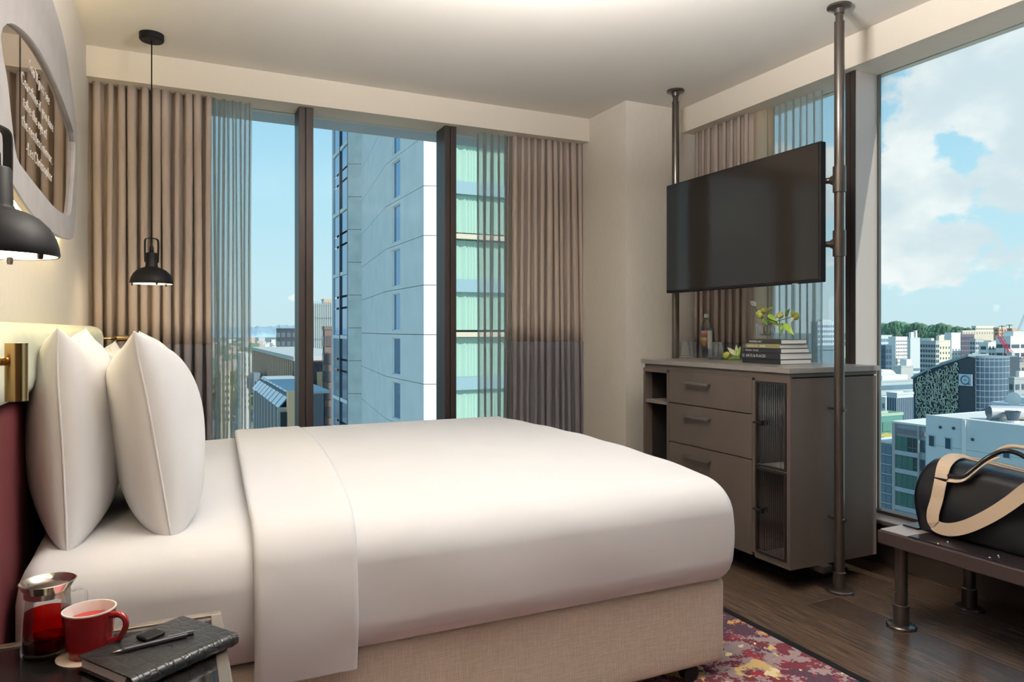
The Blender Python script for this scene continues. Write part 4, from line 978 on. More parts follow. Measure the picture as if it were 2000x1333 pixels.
# glass facade facing the hotel
mint = mat('mint_room_curtain', (.86, .90, .85), .8)
tg = thin_glass('tower_glass', (.86, .94, .92), .14)
zf0 = at(940, 465, y=43.5).z
bays = ((15.75, 16.15), (16.22, 20.1), (20.2, 24.0), (24.1, 28))
for k in range(-8, 11):
    z = zf0+k*FH
    if z > 32: break
    if k % 2 == 0: part('sill_band', MB().box(15.75, 31, 43.2, 43.7, z-.16, z+.16), TANC, tw)
    else:
        part('spandrel', MB().box(15.75, 31, 43.38, 43.7, z-.42, z+.42), mat('blue_grey_spandrel', (.28, .40, .44), .3), tw)
    for (a, b) in bays:
        part('pane', MB().box(a, b, 43.44, 43.47, z+(.16 if k % 2 == 0 else .42), z+FH-(.42 if k % 2 == 0 else .16)), tg, tw)
        if a > 16 and a < 24:
            part('room_curtain', MB().grid(lambda u, v: (a+(b-a)*u, 43.75+.05*math.sin(u*80+3*math.sin(u*17)), z+.3+(FH-.5)*v), 90, 1), mint, tw, smooth=True)
for x in (16.18, 20.15, 24.05):
    part('mullion', MB().box(x-.05, x+.05, 43.3, 43.5, -20, 33), CONCD, tw)

# --- generic city block: box with storeys of windows joined as one part, roof with parapet and plant
def shell(t, x0, x1, y0, y1, z1, wall, roof):
    part('wall', MB().box(x0, x1, y0, y1, GZ, z1), wall, t)
    pr = .012*abs(x1-x0)+.15
    part('roof', MB().box(x0-.1, x1+.1, y0-.1, y0+pr, z1, z1+.6).box(x0-.1, x0+pr, y0+pr, y1, z1, z1+.6).box(x0+pr, x1, y1-pr, y1, z1, z1+.6).box(x1-pr, x1+.1, y0+pr, y1-pr, z1, z1+.6).box(x0+pr, x1-pr, y0+pr, y1-pr, z1, z1+.15), roof, t)
def fac_windows(mb, x0, x1, y0, y1, z1, floors, nx, ny, fw, fhh, top, fh, skin=.15):
    """window boxes a little proud of the two faces seen from the hotel"""
    for r in range(floors):
        zc = z1-top-r*fh
        for i in range(nx):
            w = (x1-x0)/nx; c = x0+(i+.5)*w; mb.box(c-w*fw/2, c+w*fw/2, y0-skin, y0+.02, zc-fh*fhh, zc)
        for i in range(ny):
            w = (y1-y0)/ny; c = y0+(i+.5)*w; mb.box(x0-skin, x0+.02, c-w*fw/2, c+w*fw/2, zc-fh*fhh, zc)
    return mb
def block(name, label, b, wall, glass, floors=8, nx=5, ny=5, fw=.55, fhh=.5, top=1.6, fh=3.3, roof=None, extra=(), group=None):
    x0, x1, y0, y1, z1 = b
    t = thing(name, label, 'building', ((x0+x1)/2, (y0+y1)/2, GZ), 0, group)
    shell(t, x0, x1, y0, y1, z1, wall, roof or wall)
    if floors:
        o = part('windows', fac_windows(MB(), x0, x1, y0, y1, z1, floors, nx, ny, fw, fhh, top, fh), glass, t); o['kind'] = 'stuff'
    for (u0, u1, v0, v1, h, mm) in extra:
        part('roof_plant', MB().box(x0+(x1-x0)*u0, x0+(x1-x0)*u1, y0+(y1-y0)*v0, y0+(y1-y0)*v1, z1+.1, z1+h), mm, t)
    return t
C = lambda *c: mat('city_%d_%d_%d' % tuple(int(v*100) for v in c), c, .8)
wht, cream, pale, grey, dgrey, navy, mauve, brown = C(.80, .79, .75), C(.78, .70, .56), C(.64, .68, .68), C(.52, .53, .51), C(.20, .24, .26), C(.10, .16, .23), C(.20, .17, .20), C(.22, .16, .14)
gl2 = mat('far_window_glass', (.07, .11, .14), .15, spec=.7)
gl3 = mat('far_blue_glass', (.16, .28, .36), .15, spec=.7)
rw = 'outside the right window'
block('glass_office_building', 'blue glass office with flat roof right beside the window mullion, far off', (393.4, 404, 301, 312, -2.6), pale, gl3, 10, 4, 4, .8, .6)
block('office_building', 'narrow dark navy office in front of the blue glass one by the mullion', (351.5, 356.5, 265.5, 269, -7.8), navy, gl2, 8, 2, 2, .6, .6)
block('office_building', 'white tower dotted with small square windows and a dark side wall', (365.6, 375.3, 269.9, 274.5, -3.2), wht, mat('dot_window', (.10, .09, .10), .4), 10, 7, 0, .34, .42, 1.5, 2.0)
block('office_building', 'pale blue blank-faced building right of the dotted white tower', (401, 409.9, 286.4, 288.5, -4.1), pale, gl3, 3, 1, 1, .9, .5, 18, 3, extra=((.1, .4, .1, .8, 4, wht), (.6, .75, .1, .8, 5, wht)))
block('office_building', 'grey building with a grid of dark square windows and white roof hut', (366.7, 369.5, 247.3, 256.2, -5.1), grey, gl2, 9, 2, 6, .62, .55, 1.6, 2.7, extra=((.1, .9, .3, .95, 1.8, wht),))
block('office_building', 'cream building with small windows beside the grid-windowed grey building', (387.6, 397.5, 259.5, 261.5, -5.2), cream, gl2, 8, 4, 1, .3, .4, 3, 3, extra=((0, .45, 0, .9, 3.2, cream),))
block('office_building', 'dark blue glass box with white roof line behind the cream building', (446.9, 457.7, 297.9, 300, -2.5), navy, gl2, 6, 3, 1, .7, .6, roof=wht)
block('office_building', 'plain white stair tower standing taller than the cream building', (413.6, 422.1, 269.4, 273.5, -1.0), wht, gl2, 8, 3, 1, .2, .5, 9, 2.4)
block('office_building', 'dark mauve office with fine vertical lines right of the white stair tower', (438.7, 451.8, 279.7, 281.3, -2.0), mauve, mat('mauve_glass', (.10, .11, .15), .2), 10, 8, 1, .7, .7, 1, 3)
block('apartment_building', 'grey apartment block with balconies right of the mauve office', (416.2, 423.8, 257.1, 260.3, -4.4), grey, gl2, 9, 4, 2, .6, .5, 1.4, 2.8)
block('office_building', 'white office with two columns of dark square windows behind the curved glass building', (381.7, 393, 229.2, 234, -5.8), wht, gl2, 6, 4, 1, .55, .5, 1.6, 3.4, extra=((.3, .95, .1, .9, 1.5, grey),))
block('office_building', 'broad white building with dark ribbon windows near the crane', (371, 417.6, 212.1, 219, -2.4), wht, gl2, 6, 6, 2, .82, .42, 3.6, 4.2, extra=((.1, .6, .2, .9, 3, pale),))
block('warehouse_building', 'long low white-roofed building on the far rise', (719.3, 778.4, 457, 462, .1), C(.66, .58, .46), gl2, 1, 14, 1, .3, .3, roof=wht)
block('villa_building', 'low cream building standing on the far hilltop', (772.1, 803.1, 476.3, 481, 5), cream, gl2, 1, 9, 1, .5, .4, 2)
org = C(.74, .42, .27)
block('house_building', 'orange house under the two palms on the far rise', (721.2, 740.8, 422.9, 428, 3.1), org, gl2, 2, 5, 1, .4, .4, roof=C(.72, .66, .58))
block('house_building', 'orange house next to the dark sloping roof on the far rise', (701, 712.8, 399.3, 404, 2.1), org, gl2, 2, 4, 1, .4, .4)
block('hotel_building', 'pale hotel with rows of windows glimpsed between sheer and bronze pole', (342.2, 357.5, 303, 308, 5.7), C(.60, .68, .72), gl3, 7, 9, 2, .6, .5, 1.6, 3.0, extra=((.3, .8, .2, .9, 1.6, pale),))
block('office_building', 'low blue-grey block in front of the pale hotel behind the bronze pole', (325.9, 343.4, 288.6, 293, -8.5), C(.22, .32, .38), gl2, 1, 1, 1, .9, .1)
block('office_building', 'white and glass strip-window office left of the curved glass building', (223.9, 240.9, 170.9, 180, -17.2), C(.52, .60, .62), gl3, 6, 1, 1, .98, .45, 1.2, 3.4, extra=((.1, .9, .1, .8, 2.2, wht),))
block('office_building', 'dark building with pale vertical fins beside the swirl-patterned facade', (183.1, 190.1, 134.8, 138, -17.1), pale, navy, 1, 9, 4, .6, 1, .9, 24)
block('office_building', 'small white block with recessed balconies below the strip-window office', (193.8, 198.8, 146.4, 149, -19.7), wht, gl3, 5, 2, 2, .6, .5, 1.4, 3)
block('shop_building', 'teal green flat-roofed building low beside the window mullion', (134.3, 141.1, 102.5, 106, -17.1), C(.13, .32, .27), GLG, 1, 2, 1, .8, .5, 1.2, 4, roof=C(.42, .55, .42))
block('hall_building', 'pale concrete block with a vertical sign panel left of the swirl facade', (285.5, 293.5, 208.2, 212, -15.1), grey, gl2, 3, 2, 1, .3, .1, 6, 4, extra=((.5, .9, .1, .9, 3.4, wht),))
block('office_building', 'brownish apartment block at the right picture edge beyond the roof dish', (275, 290, 157.9, 164, -11.4), C(.46, .40, .36), gl2, 6, 6, 2, .5, .5, 1.4, 3)
block('office_building', 'grey stepped block at the right picture edge just beyond the roof dish', (213.5, 228, 121.1, 122.6, -12.8), C(.42, .44, .44), gl2, 5, 5, 1, .6, .5, 1.4, 3, extra=((.2, .7, .2, .8, 2.2, wht),))
# arched white hall
t = thing('market_hall', 'white hall with rounded roof and arched windows low beside the mullion', 'building', (273, 207, GZ))
pts = [(205.0, GZ), (205.0, -17.8)]+[(207.5-2.5*math.cos(PI*i/10)*1.9/1.9*1.0, -17.8+2.2*math.sin(PI*i/10)) for i in range(1, 10)]+[(210, -17.8), (210, GZ)]
part('vault', MB().prism([(x, z) for x, z in [(268.3, GZ), (268.3, -18.6)]+[(273.3-5*math.cos(PI*i/12), -18.6+3*math.sin(PI*i/12)) for i in range(1, 12)]+[(278.3, -18.6), (278.3, GZ)]], lambda a, b: (a, 205.2, b), lambda a, b: (a, 215, b)), wht, t)
for r in range(2):
    for i in range(4): part('arched_window', MB().prism([(269.4+i*2.4+dx, -20-r*3.4+dz) for dx, dz in ((-.6, -1), (.6, -1), (.6, .3), (.35, .75), (0, .9), (-.35, .75), (-.6, .3))], lambda a, b: (a, 205.05, b), lambda a, b: (a, 205.25, b)), gl2, t)

# --- curved glass building with the patterned facade
qb = thing('office_building', 'dark building with swirl-patterned facade, rounded glass corner and Q sign', 'building', (226, 150, GZ))
qx0, qx1, qy0, qy1 = 223.4, 238.2, 138.0, 158.6
zq = lambda px, py, y: at(px, py, x=qx0).z
zl, zm, zr = zq(1783, 741, 0), zq(1818, 722, 0), zq(1893, 697, 0)
ym, yc_ = at(1818, 722, x=qx0).y, at(1893, 697, x=qx0).y
prof = [(qy1, GZ), (qy1, zl), (ym, zm), (yc_, zr), (qy0, zr-.3), (qy0, GZ)]
part('body', MB().prism([(a, b) for a, b in prof], lambda a, b: (qx0, a, b), lambda a, b: (qx1+8, a, b)), mat('q_dark_glass', (.05, .075, .10), .12, spec=.8), qb)
part('roof_edge', MB().prism([(qy1+.3, zl), (ym, zm+.05), (yc_, zr+.05), (yc_, zr+.75), (ym, zm+.75), (qy1+.3, zl+.75)], lambda a, b: (qx0-.5, a, b), lambda a, b: (qx0+10, a, b)), C(.33, .41, .43), qb)
for dz in (1.3, 2.3):
    part('roof_louvre', MB().prism([(ym, zm+.5+dz*.55), (yc_+1, zr+.45+dz*.2), (yc_+1, zr+.75+dz*.2), (ym, zm+.8+dz*.55)], lambda a, b: (qx0+2+dz, a, b), lambda a, b: (qx0+4+dz, a, b)), C(.45, .54, .56), qb)
# swirl screen: ribbons of pale metal standing off the facade
rg = random.Random(4); mb = MB()
yA, yB_ = at(1791, 760, x=qx0).y, at(1872, 760, x=qx0).y
for i in range(20):
    for j in range(18):
        y = yA+(yB_-yA)*(i+.5)/20+rg.uniform(-.2, .2); z = zr-3.0-j*1.25+rg.uniform(-.25, .25)
        top_here = zm+(zr-zm)*max(0, min(1, (y-ym)/(yc_-ym)))-1.3 if y < ym else zl+(zm-zl)*(qy1-y)/(qy1-ym)-1.0
        if z > top_here: continue
        a0 = rg.uniform(0, 6.28); r = rg.uniform(.42, .8); sw = rg.uniform(2.6, 5); pts = [(qx0-.35, y+r*.7*math.cos(a0+sw*q/6), z+r*1.25*math.sin(a0+sw*q/6)) for q in range(7)]
        mb.ribbon(pts, (1, 0, 0), .11, .10)
o = part('swirl_screen', mb, mat('swirl_metal', (.62, .66, .52), .5, var=.25, vscale=.4), qb); o['kind'] = 'stuff'
# sign
s0, s1 = at(1873, 753, x=qx0-.4), at(1899, 732, x=qx0-.4)
part('sign_board', MB().box(qx0-.6, qx0-.3, s1.y, s0.y, s0.z, s1.z), C(.66, .74, .80), qb, label='pale sign board with a dark letter Q')
cy_, cz_ = (s0.y+s1.y)/2, (s0.z+s1.z)/2; R_ = (s1.z-s0.z)*.36
part('sign_letter', MB().tube([(qx0-.66, cy_+R_*math.cos(a*PI/16), cz_+R_*math.sin(a*PI/16)) for a in range(33)], .16, 6, caps=False).obox((qx0-.66, cy_-R_*.85, cz_-R_*.92), (.1, 0, 0), (0, .45, 0), (0, 0, .14)).tube([(qx0-.66, cy_, cz_-.15), (qx0-.66, cy_, cz_+.15)], .25, 8), navy, qb)
# rounded corner of glass with a white grid
ctr = (qx0+7.2, qy0+.3); Rr = 7.4
def arc(u): a = PI+.12+(PI/2+.55)*u; return (ctr[0]+Rr*math.cos(a), ctr[1]+Rr*math.sin(a)*.62)
part('curved_glass', MB().grid(lambda u, v: (*arc(u), GZ+(zr-.4-GZ)*v), 28, 1), mat('q_blue_glass', (.07, .12, .18), .10, spec=.8), qb, smooth=True)
mb = MB()
for r in range(14): mb.tube([(*arc(i/28), zr-1.2-r*1.85) for i in range(29)], .06, 4)
for i in range(0, 29, 3): mb.tube([(*arc(i/28), zr-.5), (*arc(i/28), zr-28)], .05, 4)
part('glazing_bars', mb, C(.60, .68, .72), qb)['kind'] = 'stuff'
part('curved_cap', MB().prism([arc(i/28) for i in range(29)]+[(ctr[0]+4, ctr[1]+5)], lambda a, b: (a, b, zr-.4), lambda a, b: (a, b, zr+.25)), C(.25, .31, .34), qb)

# --- white flat-roofed building right below
wb = thing('flat_roof_building', 'large pale building with flat white roof just outside the right window', 'building', (112, 60, GZ))
wx = 100.0; wz = at(1808, 812, x=wx).z; wy1 = at(1808, 812, x=wx).y; wy0 = 30.0
blue_wall = mat('pale_blue_wall', (.66, .71, .71), .85, var=.03, vscale=.3)
ys_ = at(1884, 850, x=wx).y
zj1 = at(1850, 874, x=wx).z
for (ya, yb) in ((ys_+.25, wy1), (ys_-14.2, ys_-.25), (wy0, ys_-14.26)):
    part('wall_panel', MB().box(wx, wx+.4, ya, yb-.03, zj1+.04, wz), blue_wall, wb)
    part('wall_panel', MB().box(wx, wx+.4, ya, yb-.03, GZ, zj1), blue_wall, wb)
part('side_wall', MB().box(wx+.4, 124, wy1-.4, wy1, GZ, wz).box(wx+.4, 124, wy0, wy0+.4, GZ, wz), blue_wall, wb)
part('light_strip', MB().box(wx-.25, wx+.4, ys_-.25, ys_+.25, GZ, wz), WHT, wb, label='white vertical pilaster strip')
part('roof', MB().box(wx+.4, 124, wy0+.4, wy1-.4, wz-.5, wz-.05).box(wx+.0, wx+.5, wy0, wy1, wz, wz+.12), mat('white_roof', (.72, .69, .62), .8), wb)
for (px, py) in ((1820, 862), (1852, 867), (1966, 884)):
    p = at(px, py, x=wx); w_ = part('window', MB().box(wx-.04, wx+.05, p.y-.42, p.y+.42, p.z-.75, p.z+.75), gl2, wb)
    part('window_frame', MB().box(wx-.12, wx, p.y-.52, p.y-.40, p.z-.85, p.z+.85).box(wx-.12, wx, p.y-.4, p.y+.52, p.z+.75, p.z+.85), C(.36, .46, .50), w_)
for (px, py) in ((1837, 835), (1863, 837), (1900, 859)):
    p = at(px, py, x=wx); part('vent', MB().tube([(wx-.12, p.y, p.z), (wx+.1, p.y, p.z)], .22, 10), gl2, wb)
# ductwork on the roof
zr_ = wz-.05
dk = thing('roof_duct', 'silver round duct with dark mouth on the flat white roof', 'duct', (104, 58, zr_))
p = at(1932, 812, x=103.5); galv = mat('galvanised_steel', (.62, .63, .64), .35, metal=.4)
part('duct', MB().tube([(p.x, p.y, zr_+1.1), (p.x+3.5, p.y-2.6, zr_+1.1), (p.x+7, p.y-3.6, zr_+1.0)], [.95, .95, .85], 20), galv, dk, auto=.7)
part('grille', MB().tube([(p.x-.1, p.y+.06, zr_+1.1), (p.x+.05, p.y-.03, zr_+1.1)], .82, 20), gl2, dk)
part('cradle', MB().box(p.x+.2, p.x+.6, p.y-1.0, p.y+.5, zr_, zr_+.3).box(p.x+3.2, p.x+3.6, p.y-3.3, p.y-1.6, zr_, zr_+.3), C(.3, .32, .32), dk)
fn_ = thing('roof_fan', 'dark cone-shaped extractor fan on the flat white roof', 'fan', (106, 54, zr_))
p = at(1978, 818, x=103.8)
part('cone', MB().lathe([(.6, .2), (.95, 1.5), (1.05, 1.55), (.9, 1.5), (.5, .5), (0, .5)], (p.x, p.y, zr_), 18), gl2, fn_)
part('skirt', MB().lathe([(1.0, 0), (.9, .25), (.6, .3), (0, .3)], (p.x, p.y, zr_), 18), galv, fn_)
ph = thing('plant_room', 'grey stepped plant room with round white dish behind the flat roof', 'building', (140, 85, GZ))
p = at(1955, 800, x=126); q = at(1935, 800, x=126)
part('lower_wall', MB().box(126, 134, q.y-8, q.y, GZ, at(1945, 786, x=126).z), pale, ph)
part('upper_wall', MB().box(127, 134, p.y-7, p.y, GZ, at(1955, 775, x=126).z), C(.50, .57, .58), ph)
dd = at(1980, 780, x=125); dso = part('dish', MB().lathe([(0, .15), (.7, .05), (1.15, 0), (1.1, -.1), (0, .05)], (0, 0, 0), 20), WHT, ph)
dm = Matrix.Translation(dd) @ Matrix.Rotation(-PI/2, 4, 'Y'); dso.matrix_local = parent_matrix(ph).inverted() @ dm
dso.data.transform(parent_matrix(ph))

# --- green-windowed building
gb = thing('green_window_building', 'grey building with four storeys of green glass windows beside the flat white roof', 'building', (115, 81, GZ))
gx = 112.3; ga, gb_ = at(1743, 835, x=gx).y, at(1812, 820, x=gx).y
zt = at(1743, 826, x=gx).z
part('wall', MB().box(gx+.3, gx+10, gb_, ga, GZ, zt), C(.45, .49, .51), gb)
part('roof', MB().box(gx-.1, gx+10, gb_, ga+.1, zt, zt+.3), wht, gb)
yq = lambda px, py=860: at(px, py, x=gx).y
for (a, b) in ((1743, 1748.5), (1792.5, 1795.5)):
    part('pier', MB().box(gx-.12, gx+.3, yq(b), yq(a), GZ, zt), C(.50, .50, .47), gb)
part('brown_band', MB().box(gx-.05, gx+.3, yq(1806), yq(1748.5), at(1748, 845, x=gx).z, at(1748, 837, x=gx).z), C(.26, .24, .26), gb)
for k, (ya, yb) in enumerate(((851, 879), (888, 914), (924, 950), (959, 986))):
    za, zb = at(1748.5, yb, x=gx).z, at(1748.5, ya, x=gx).z
    for i in range(4):
        a, b = 1748.5+i*11, 1748.5+(i+1)*11
        wn = part('window', MB().box(gx+.1, gx+.18, yq(b)+.03, yq(a)-.03, za+.05, zb-.05), GLG if (k, i) not in ((0, 2), (0, 3), (1, 3)) else mat('dim_green_glass', (.07, .11, .10), .12), gb)
        zmid = za+(zb-za)*.3
        part('window_bar', MB().box(gx+.02, gx+.12, yq(b)+.03, yq(a)-.03, zmid-.05, zmid+.05).box(gx+.02, gx+.12, yq(a)-.10, yq(a)-.03, za+.05, zb-.05), dgrey, wn)
    part('ledge', MB().box(gx-.08, gx+.3, yq(1792.5), yq(1748.5), za-.75, za), C(.52, .57, .59), gb)
    part('window', MB().box(gx+.1, gx+.31, yq(1804), yq(1797), za+.3, zb-.2), gl2, gb)
st = thing('stair_building', 'narrow blue glass stair block left of the green-windowed building', 'building', (118, 92, GZ))
sxx = 116.0; a, b = at(1720, 860, x=sxx).y, at(1742, 860, x=sxx).y; zt2 = at(1730, 866, x=sxx).z
part('wall', MB().box(sxx, sxx+6, b, a+2, GZ, zt2), C(.20, .28, .31), st)
part('roof', MB().box(sxx-.1, sxx+6, b, a+2, zt2, zt2+.4), wht, st)
for k in range(7):
    z = zt2-.6-k*1.75
    for i in range(2): part('window', MB().box(sxx-.08, sxx, b+.1+i*(a-b)/2, b+(i+.85)*(a-b)/2, z-1.25, z), gl3, st)
    part('rail', MB().box(sxx-.2, sxx, b, a, z-1.5, z-1.38), C(.6, .66, .67), st)
t = thing('awning', 'yellow awning roof low beside the window mullion', 'awning', (130, 103, -22))
p = at(1733, 852, x=128); part('sheet', MB().obox((p.x, p.y, p.z), (1.2, 0, .25), (0, 1.35, 0), (0, 0, .12)), C(.72, .52, .10), t)
part('fascia', MB().box(p.x-1.25, p.x-1.15, p.y-1.35, p.y+1.35, p.z-.75, p.z-.3), C(.78, .66, .2), t)
part('post', MB().box(p.x-1.1, p.x-1.0, p.y-1.2, p.y-1.1, GZ, p.z-.2).box(p.x-1.1, p.x-1.0, p.y+1.1, p.y+1.2, GZ, p.z-.2), grey, t)

# --- cranes
def crane(label, base, mast_top, tip, tail, m_):
    base, mast_top, tip, tail = map(Vector, (base, mast_top, tip, tail))
    t = thing('crane', label, 'crane', base)
    def truss(a, b, w):
        mb = MB(); ax = (b-a); L = ax.length; tt = ax.normalized(); s = tt.cross(Vector((0, 0, 1))); s = (s if s.length > .1 else Vector((1, 0, 0))).normalized(); u = s.cross(tt); n_ = max(3, int(L/(w*1.8)))
        cs = [s*w/2+u*w/2, s*w/2-u*w/2, -s*w/2-u*w/2, -s*w/2+u*w/2]
        for c in cs: mb.tube([a+c, b+c], w*.11, 4)
        for i in range(n_):
            p0, p1 = a+ax*(i/n_), a+ax*((i+1)/n_)
            for k in range(4): mb.tube([p0+cs[k], p1+cs[(k+1) % 4]], w*.07, 3)
        return mb
    part('mast', truss(base, mast_top, 1.5), m_, t); part('jib', truss(mast_top, tip, 1.25), m_, t); part('counter_jib', truss(mast_top, tail, 1.3), m_, t)
    part('counterweight', MB().obox(tail+Vector((0, 0, -.6)), (1.1, 0, 0), (0, 1.1, 0), (0, 0, 1)), grey, t)
    part('cab', MB().obox(mast_top+Vector((-.6, -.6, -.8)), (.8, 0, 0), (0, .8, 0), (0, 0, 1)), wht, t)
p0 = at(1968, 683, x=330); RED = C(.62, .05, .10)
crane('red tower crane raising its jib over the white buildings', (p0.x, p0.y, GZ), p0, at(1952, 656, x=334), at(1974, 690, x=328), RED)
p0 = at(1996, 702, x=318)
crane('red tower crane low at the right picture edge', (p0.x, p0.y, GZ), p0, at(2012, 690, x=316), at(1988, 706, x=318), RED)
p0 = at(1972, 672, x=430)
crane('pale pink tower crane behind the red crane', (p0.x, p0.y, GZ), p0, at(1990, 650, x=430), at(1967, 676, x=430), C(.72, .45, .48))
p0 = at(1985, 655, x=600)
crane('white slender crane with long jib rising against the sky', (p0.x, p0.y, GZ), p0, at(2006, 606, x=600), at(1980, 660, x=600), C(.75, .80, .82))

# --- hills, palms, trees
def ridge(name, label, x_pts, depth, m_, seed, amp):
    rg = random.Random(seed); mb = MB(); k = 160; rows = 8
    def hgt(u):
        i = min(int(u*(len(x_pts)-1)), len(x_pts)-2); f_ = u*(len(x_pts)-1)-i; f_ = f_*f_*(3-2*f_)
        return x_pts[i][2]*(1-f_)+x_pts[i+1][2]*f_, Vector(x_pts[i][:2]).lerp(Vector(x_pts[i+1][:2]), f_)
    def fn(u, v):
        h, p = hgt(u); dr_ = p.normalized(); r = amp*(math.sin(61*u+2*v)+.7*math.sin(143*u+5*v+1)+.5*math.sin(287*u+9*v))*.5
        z = GZ+(h-GZ)*math.sin(v*PI/2)+(r if .1 < v else 0)
        q = p+dr_*depth*v*v
        return (q.x, q.y, z)
    mb.grid(fn, k, rows); o = struct(name, mb, m_); return o
hillm = mat('hill_trees', (.15, .23, .17), .9, var=.4, vscale=.05, detail=6)  # distance haze mixed into the green
def hp_(px, py, x): p = at(px, py, x=x); return (p.x, p.y, p.z)
ridge('hill', '', [hp_(1690, 642, 1300), hp_(1716, 636, 1300), hp_(1735, 633, 1300), hp_(1752, 629, 1300), hp_(1775, 634, 1300), hp_(1792, 632, 1300), hp_(1810, 638, 1300), hp_(1835, 634, 1300), hp_(1850, 637, 1300), hp_(1880, 641, 1300), hp_(1920, 645, 1300), hp_(2050, 645, 1300)], 200, hillm, 3, 2.6)
hb_ = MB(); rg = random.Random(33)
hpts = [Vector(hp_(px, py, 1300)) for px, py in ((1700, 641), (1716, 636), (1735, 633), (1752, 629), (1775, 634), (1792, 632), (1810, 638), (1835, 634), (1850, 637), (1880, 641), (1915, 645))]
for i in range(900):
    k = rg.uniform(0, len(hpts)-1.001); i0 = int(k); p = hpts[i0].lerp(hpts[i0+1], k-i0); v = rg.random()**.7
    q = p*(1-.015*(1-v)); r = rg.uniform(4, 8.5)
    hb_.lathe([(0, -r), (r, -r*.3), (r*.8, r*.45), (0, r*.8)], (q.x, q.y, p.z-(1-v)*45-2), 6)
o = tag(obj('hill_trees', hb_, mat('hill_crowns', (.13, .22, .13), .9, var=.55, vscale=.03, detail=5)), 'dense dark green trees covering the distant hill on the skyline', 'trees'); o['kind'] = 'stuff'
farm_ = mat('distant_ridge', (.33, .46, .52), .95, var=.15, vscale=.004)  # blue-grey of far-off haze put into the colour
def yp_(px, py, y): p = at(px, py, y=y); return (p.x, p.y, p.z)
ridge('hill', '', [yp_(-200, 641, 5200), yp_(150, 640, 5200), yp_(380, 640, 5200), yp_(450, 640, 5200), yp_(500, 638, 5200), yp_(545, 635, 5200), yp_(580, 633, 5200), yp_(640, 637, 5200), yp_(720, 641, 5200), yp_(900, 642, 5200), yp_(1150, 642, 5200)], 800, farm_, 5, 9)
PALM = mat('palm_green', (.07, .10, .04), .8)
for (px, py, lab) in ((1957, 637, 'palm on the far rise above the orange house, the one nearer the long white roof'), (1971.5, 635, 'palm on the far rise between the two orange houses')):
    top = at(px, py, x=700); t = thing('palm_tree', lab, 'tree', (top.x, top.y, GZ)); mb = MB()
    part('trunk', MB().tube([(top.x, top.y, GZ), top], .35, 6), STEM, t)
    for k in range(9):
        a = k*2*PI/9; pts = [top+Vector((math.cos(a)*r*3.2, math.sin(a)*r*3.2, 1.6*r-2.6*r*r)) for r in (0, .35, .7, 1)]
        part('frond', MB().ribbon(pts, (-math.sin(a), math.cos(a), 0), .35, .05), PALM, t)
TREE = mat('tree_leaf', (.13, .21, .08), .9, var=.45, vscale=.5, detail=5)
TREE2 = mat('tree_leaf_olive', (.24, .28, .12), .9, var=.35, vscale=.5, detail=5)
def tree_mesh(seed, r, h):
    rg = random.Random(seed); mb = MB()
    for _ in range(150):
        th, ph_ = rg.uniform(0, 6.283), math.acos(rg.uniform(-.6, 1)); rr_ = r*(.6+.4*rg.random())
        c = Vector((rr_*math.sin(ph_)*math.cos(th), rr_*math.sin(ph_)*math.sin(th), h+.75*rr_*math.cos(ph_)))
        for _k in range(2):
            a, b = Vector([rg.gauss(0, 1) for _ in range(3)]).normalized(), Vector([rg.gauss(0, 1) for _ in range(3)]).normalized()
            s = r*.28; mb.add([c-a*s-b*s*.6, c+a*s-b*s*.6, c+a*s+b*s*.6, c-a*s+b*s*.6], [(0, 1, 2, 3)])
    return mesh_of('crown', mb, [TREE if seed % 2 else TREE2])
tmeshes = [tree_mesh(i, 7.5, 10) for i in range(4)]
trunk_me = mesh_of('trunk', MB().tube([(0, 0, 0), (0, 0, 9)], [.6, .4], 7), STEM)
def tree(x, y, s, i, label, group):
    t = thing('tree', label, 'tree', (x, y, GZ), i*1.3, group); t.scale = (s, s, s)
    link('crown', tmeshes[i % 4], t); link('trunk', trunk_me, t)
rg = random.Random(21)
placed = []
for i in range(400):
    px = rg.uniform(418, 505); py = rg.uniform(768, 880); p = at(px, py, z=GZ); sc_ = rg.uniform(.8, 1.4)
    if any((p.x-q[0])**2+(p.y-q[1])**2 < (8.5*(sc_+q[2]))**2 for q in placed) or (10 < p.x < 45 and 310 < p.y < 410): continue
    placed.append((p.x, p.y, sc_))
    tree(p.x, p.y, sc_, i, 'park tree with rounded green crown far below the left sheer', 'park trees below the back window')
for i in range(3):
    p = at(1724+i*11, 804+rg.uniform(-3, 4), x=150+i*24); tree(p.x, p.y, (p.z-GZ)/19, i, 'olive street tree beyond the teal flat-roofed building', 'street trees by the teal building')
# far suburbs: more little houses than anyone could count
rg = random.Random(9); mbs = [MB(), MB(), MB(), MB()]
for i in range(3400):
    b = rg.uniform(-.62, .0) if i % 3 else rg.uniform(.42, .78)
    dd_ = rg.uniform(640 if i % 3 else 860, 2600); a = (SN+b*CS, CS-b*SN); x, y = a[0]*dd_, a[1]*dd_
    s = rg.uniform(6, 16)*(1+dd_/3000); h = rg.uniform(4, 11)*(1+(rg.random() < .08)*1.5)
    mbs[rg.randrange(4)].box(x, x+s, y, y+s*rg.uniform(.6, 1.6), GZ, GZ+h)
allb = MB()
for i, mb in enumerate(mbs): allb.add(mb.v, mb.f, i)
o = tag(obj('far_houses', allb, [C(*c_) for c_ in ((.70, .70, .66), (.50, .54, .54), (.55, .42, .36), (.16, .24, .17))]), 'tiny houses and tree clumps scattered over the distant suburbs', 'suburbs'); o['kind'] = 'stuff'

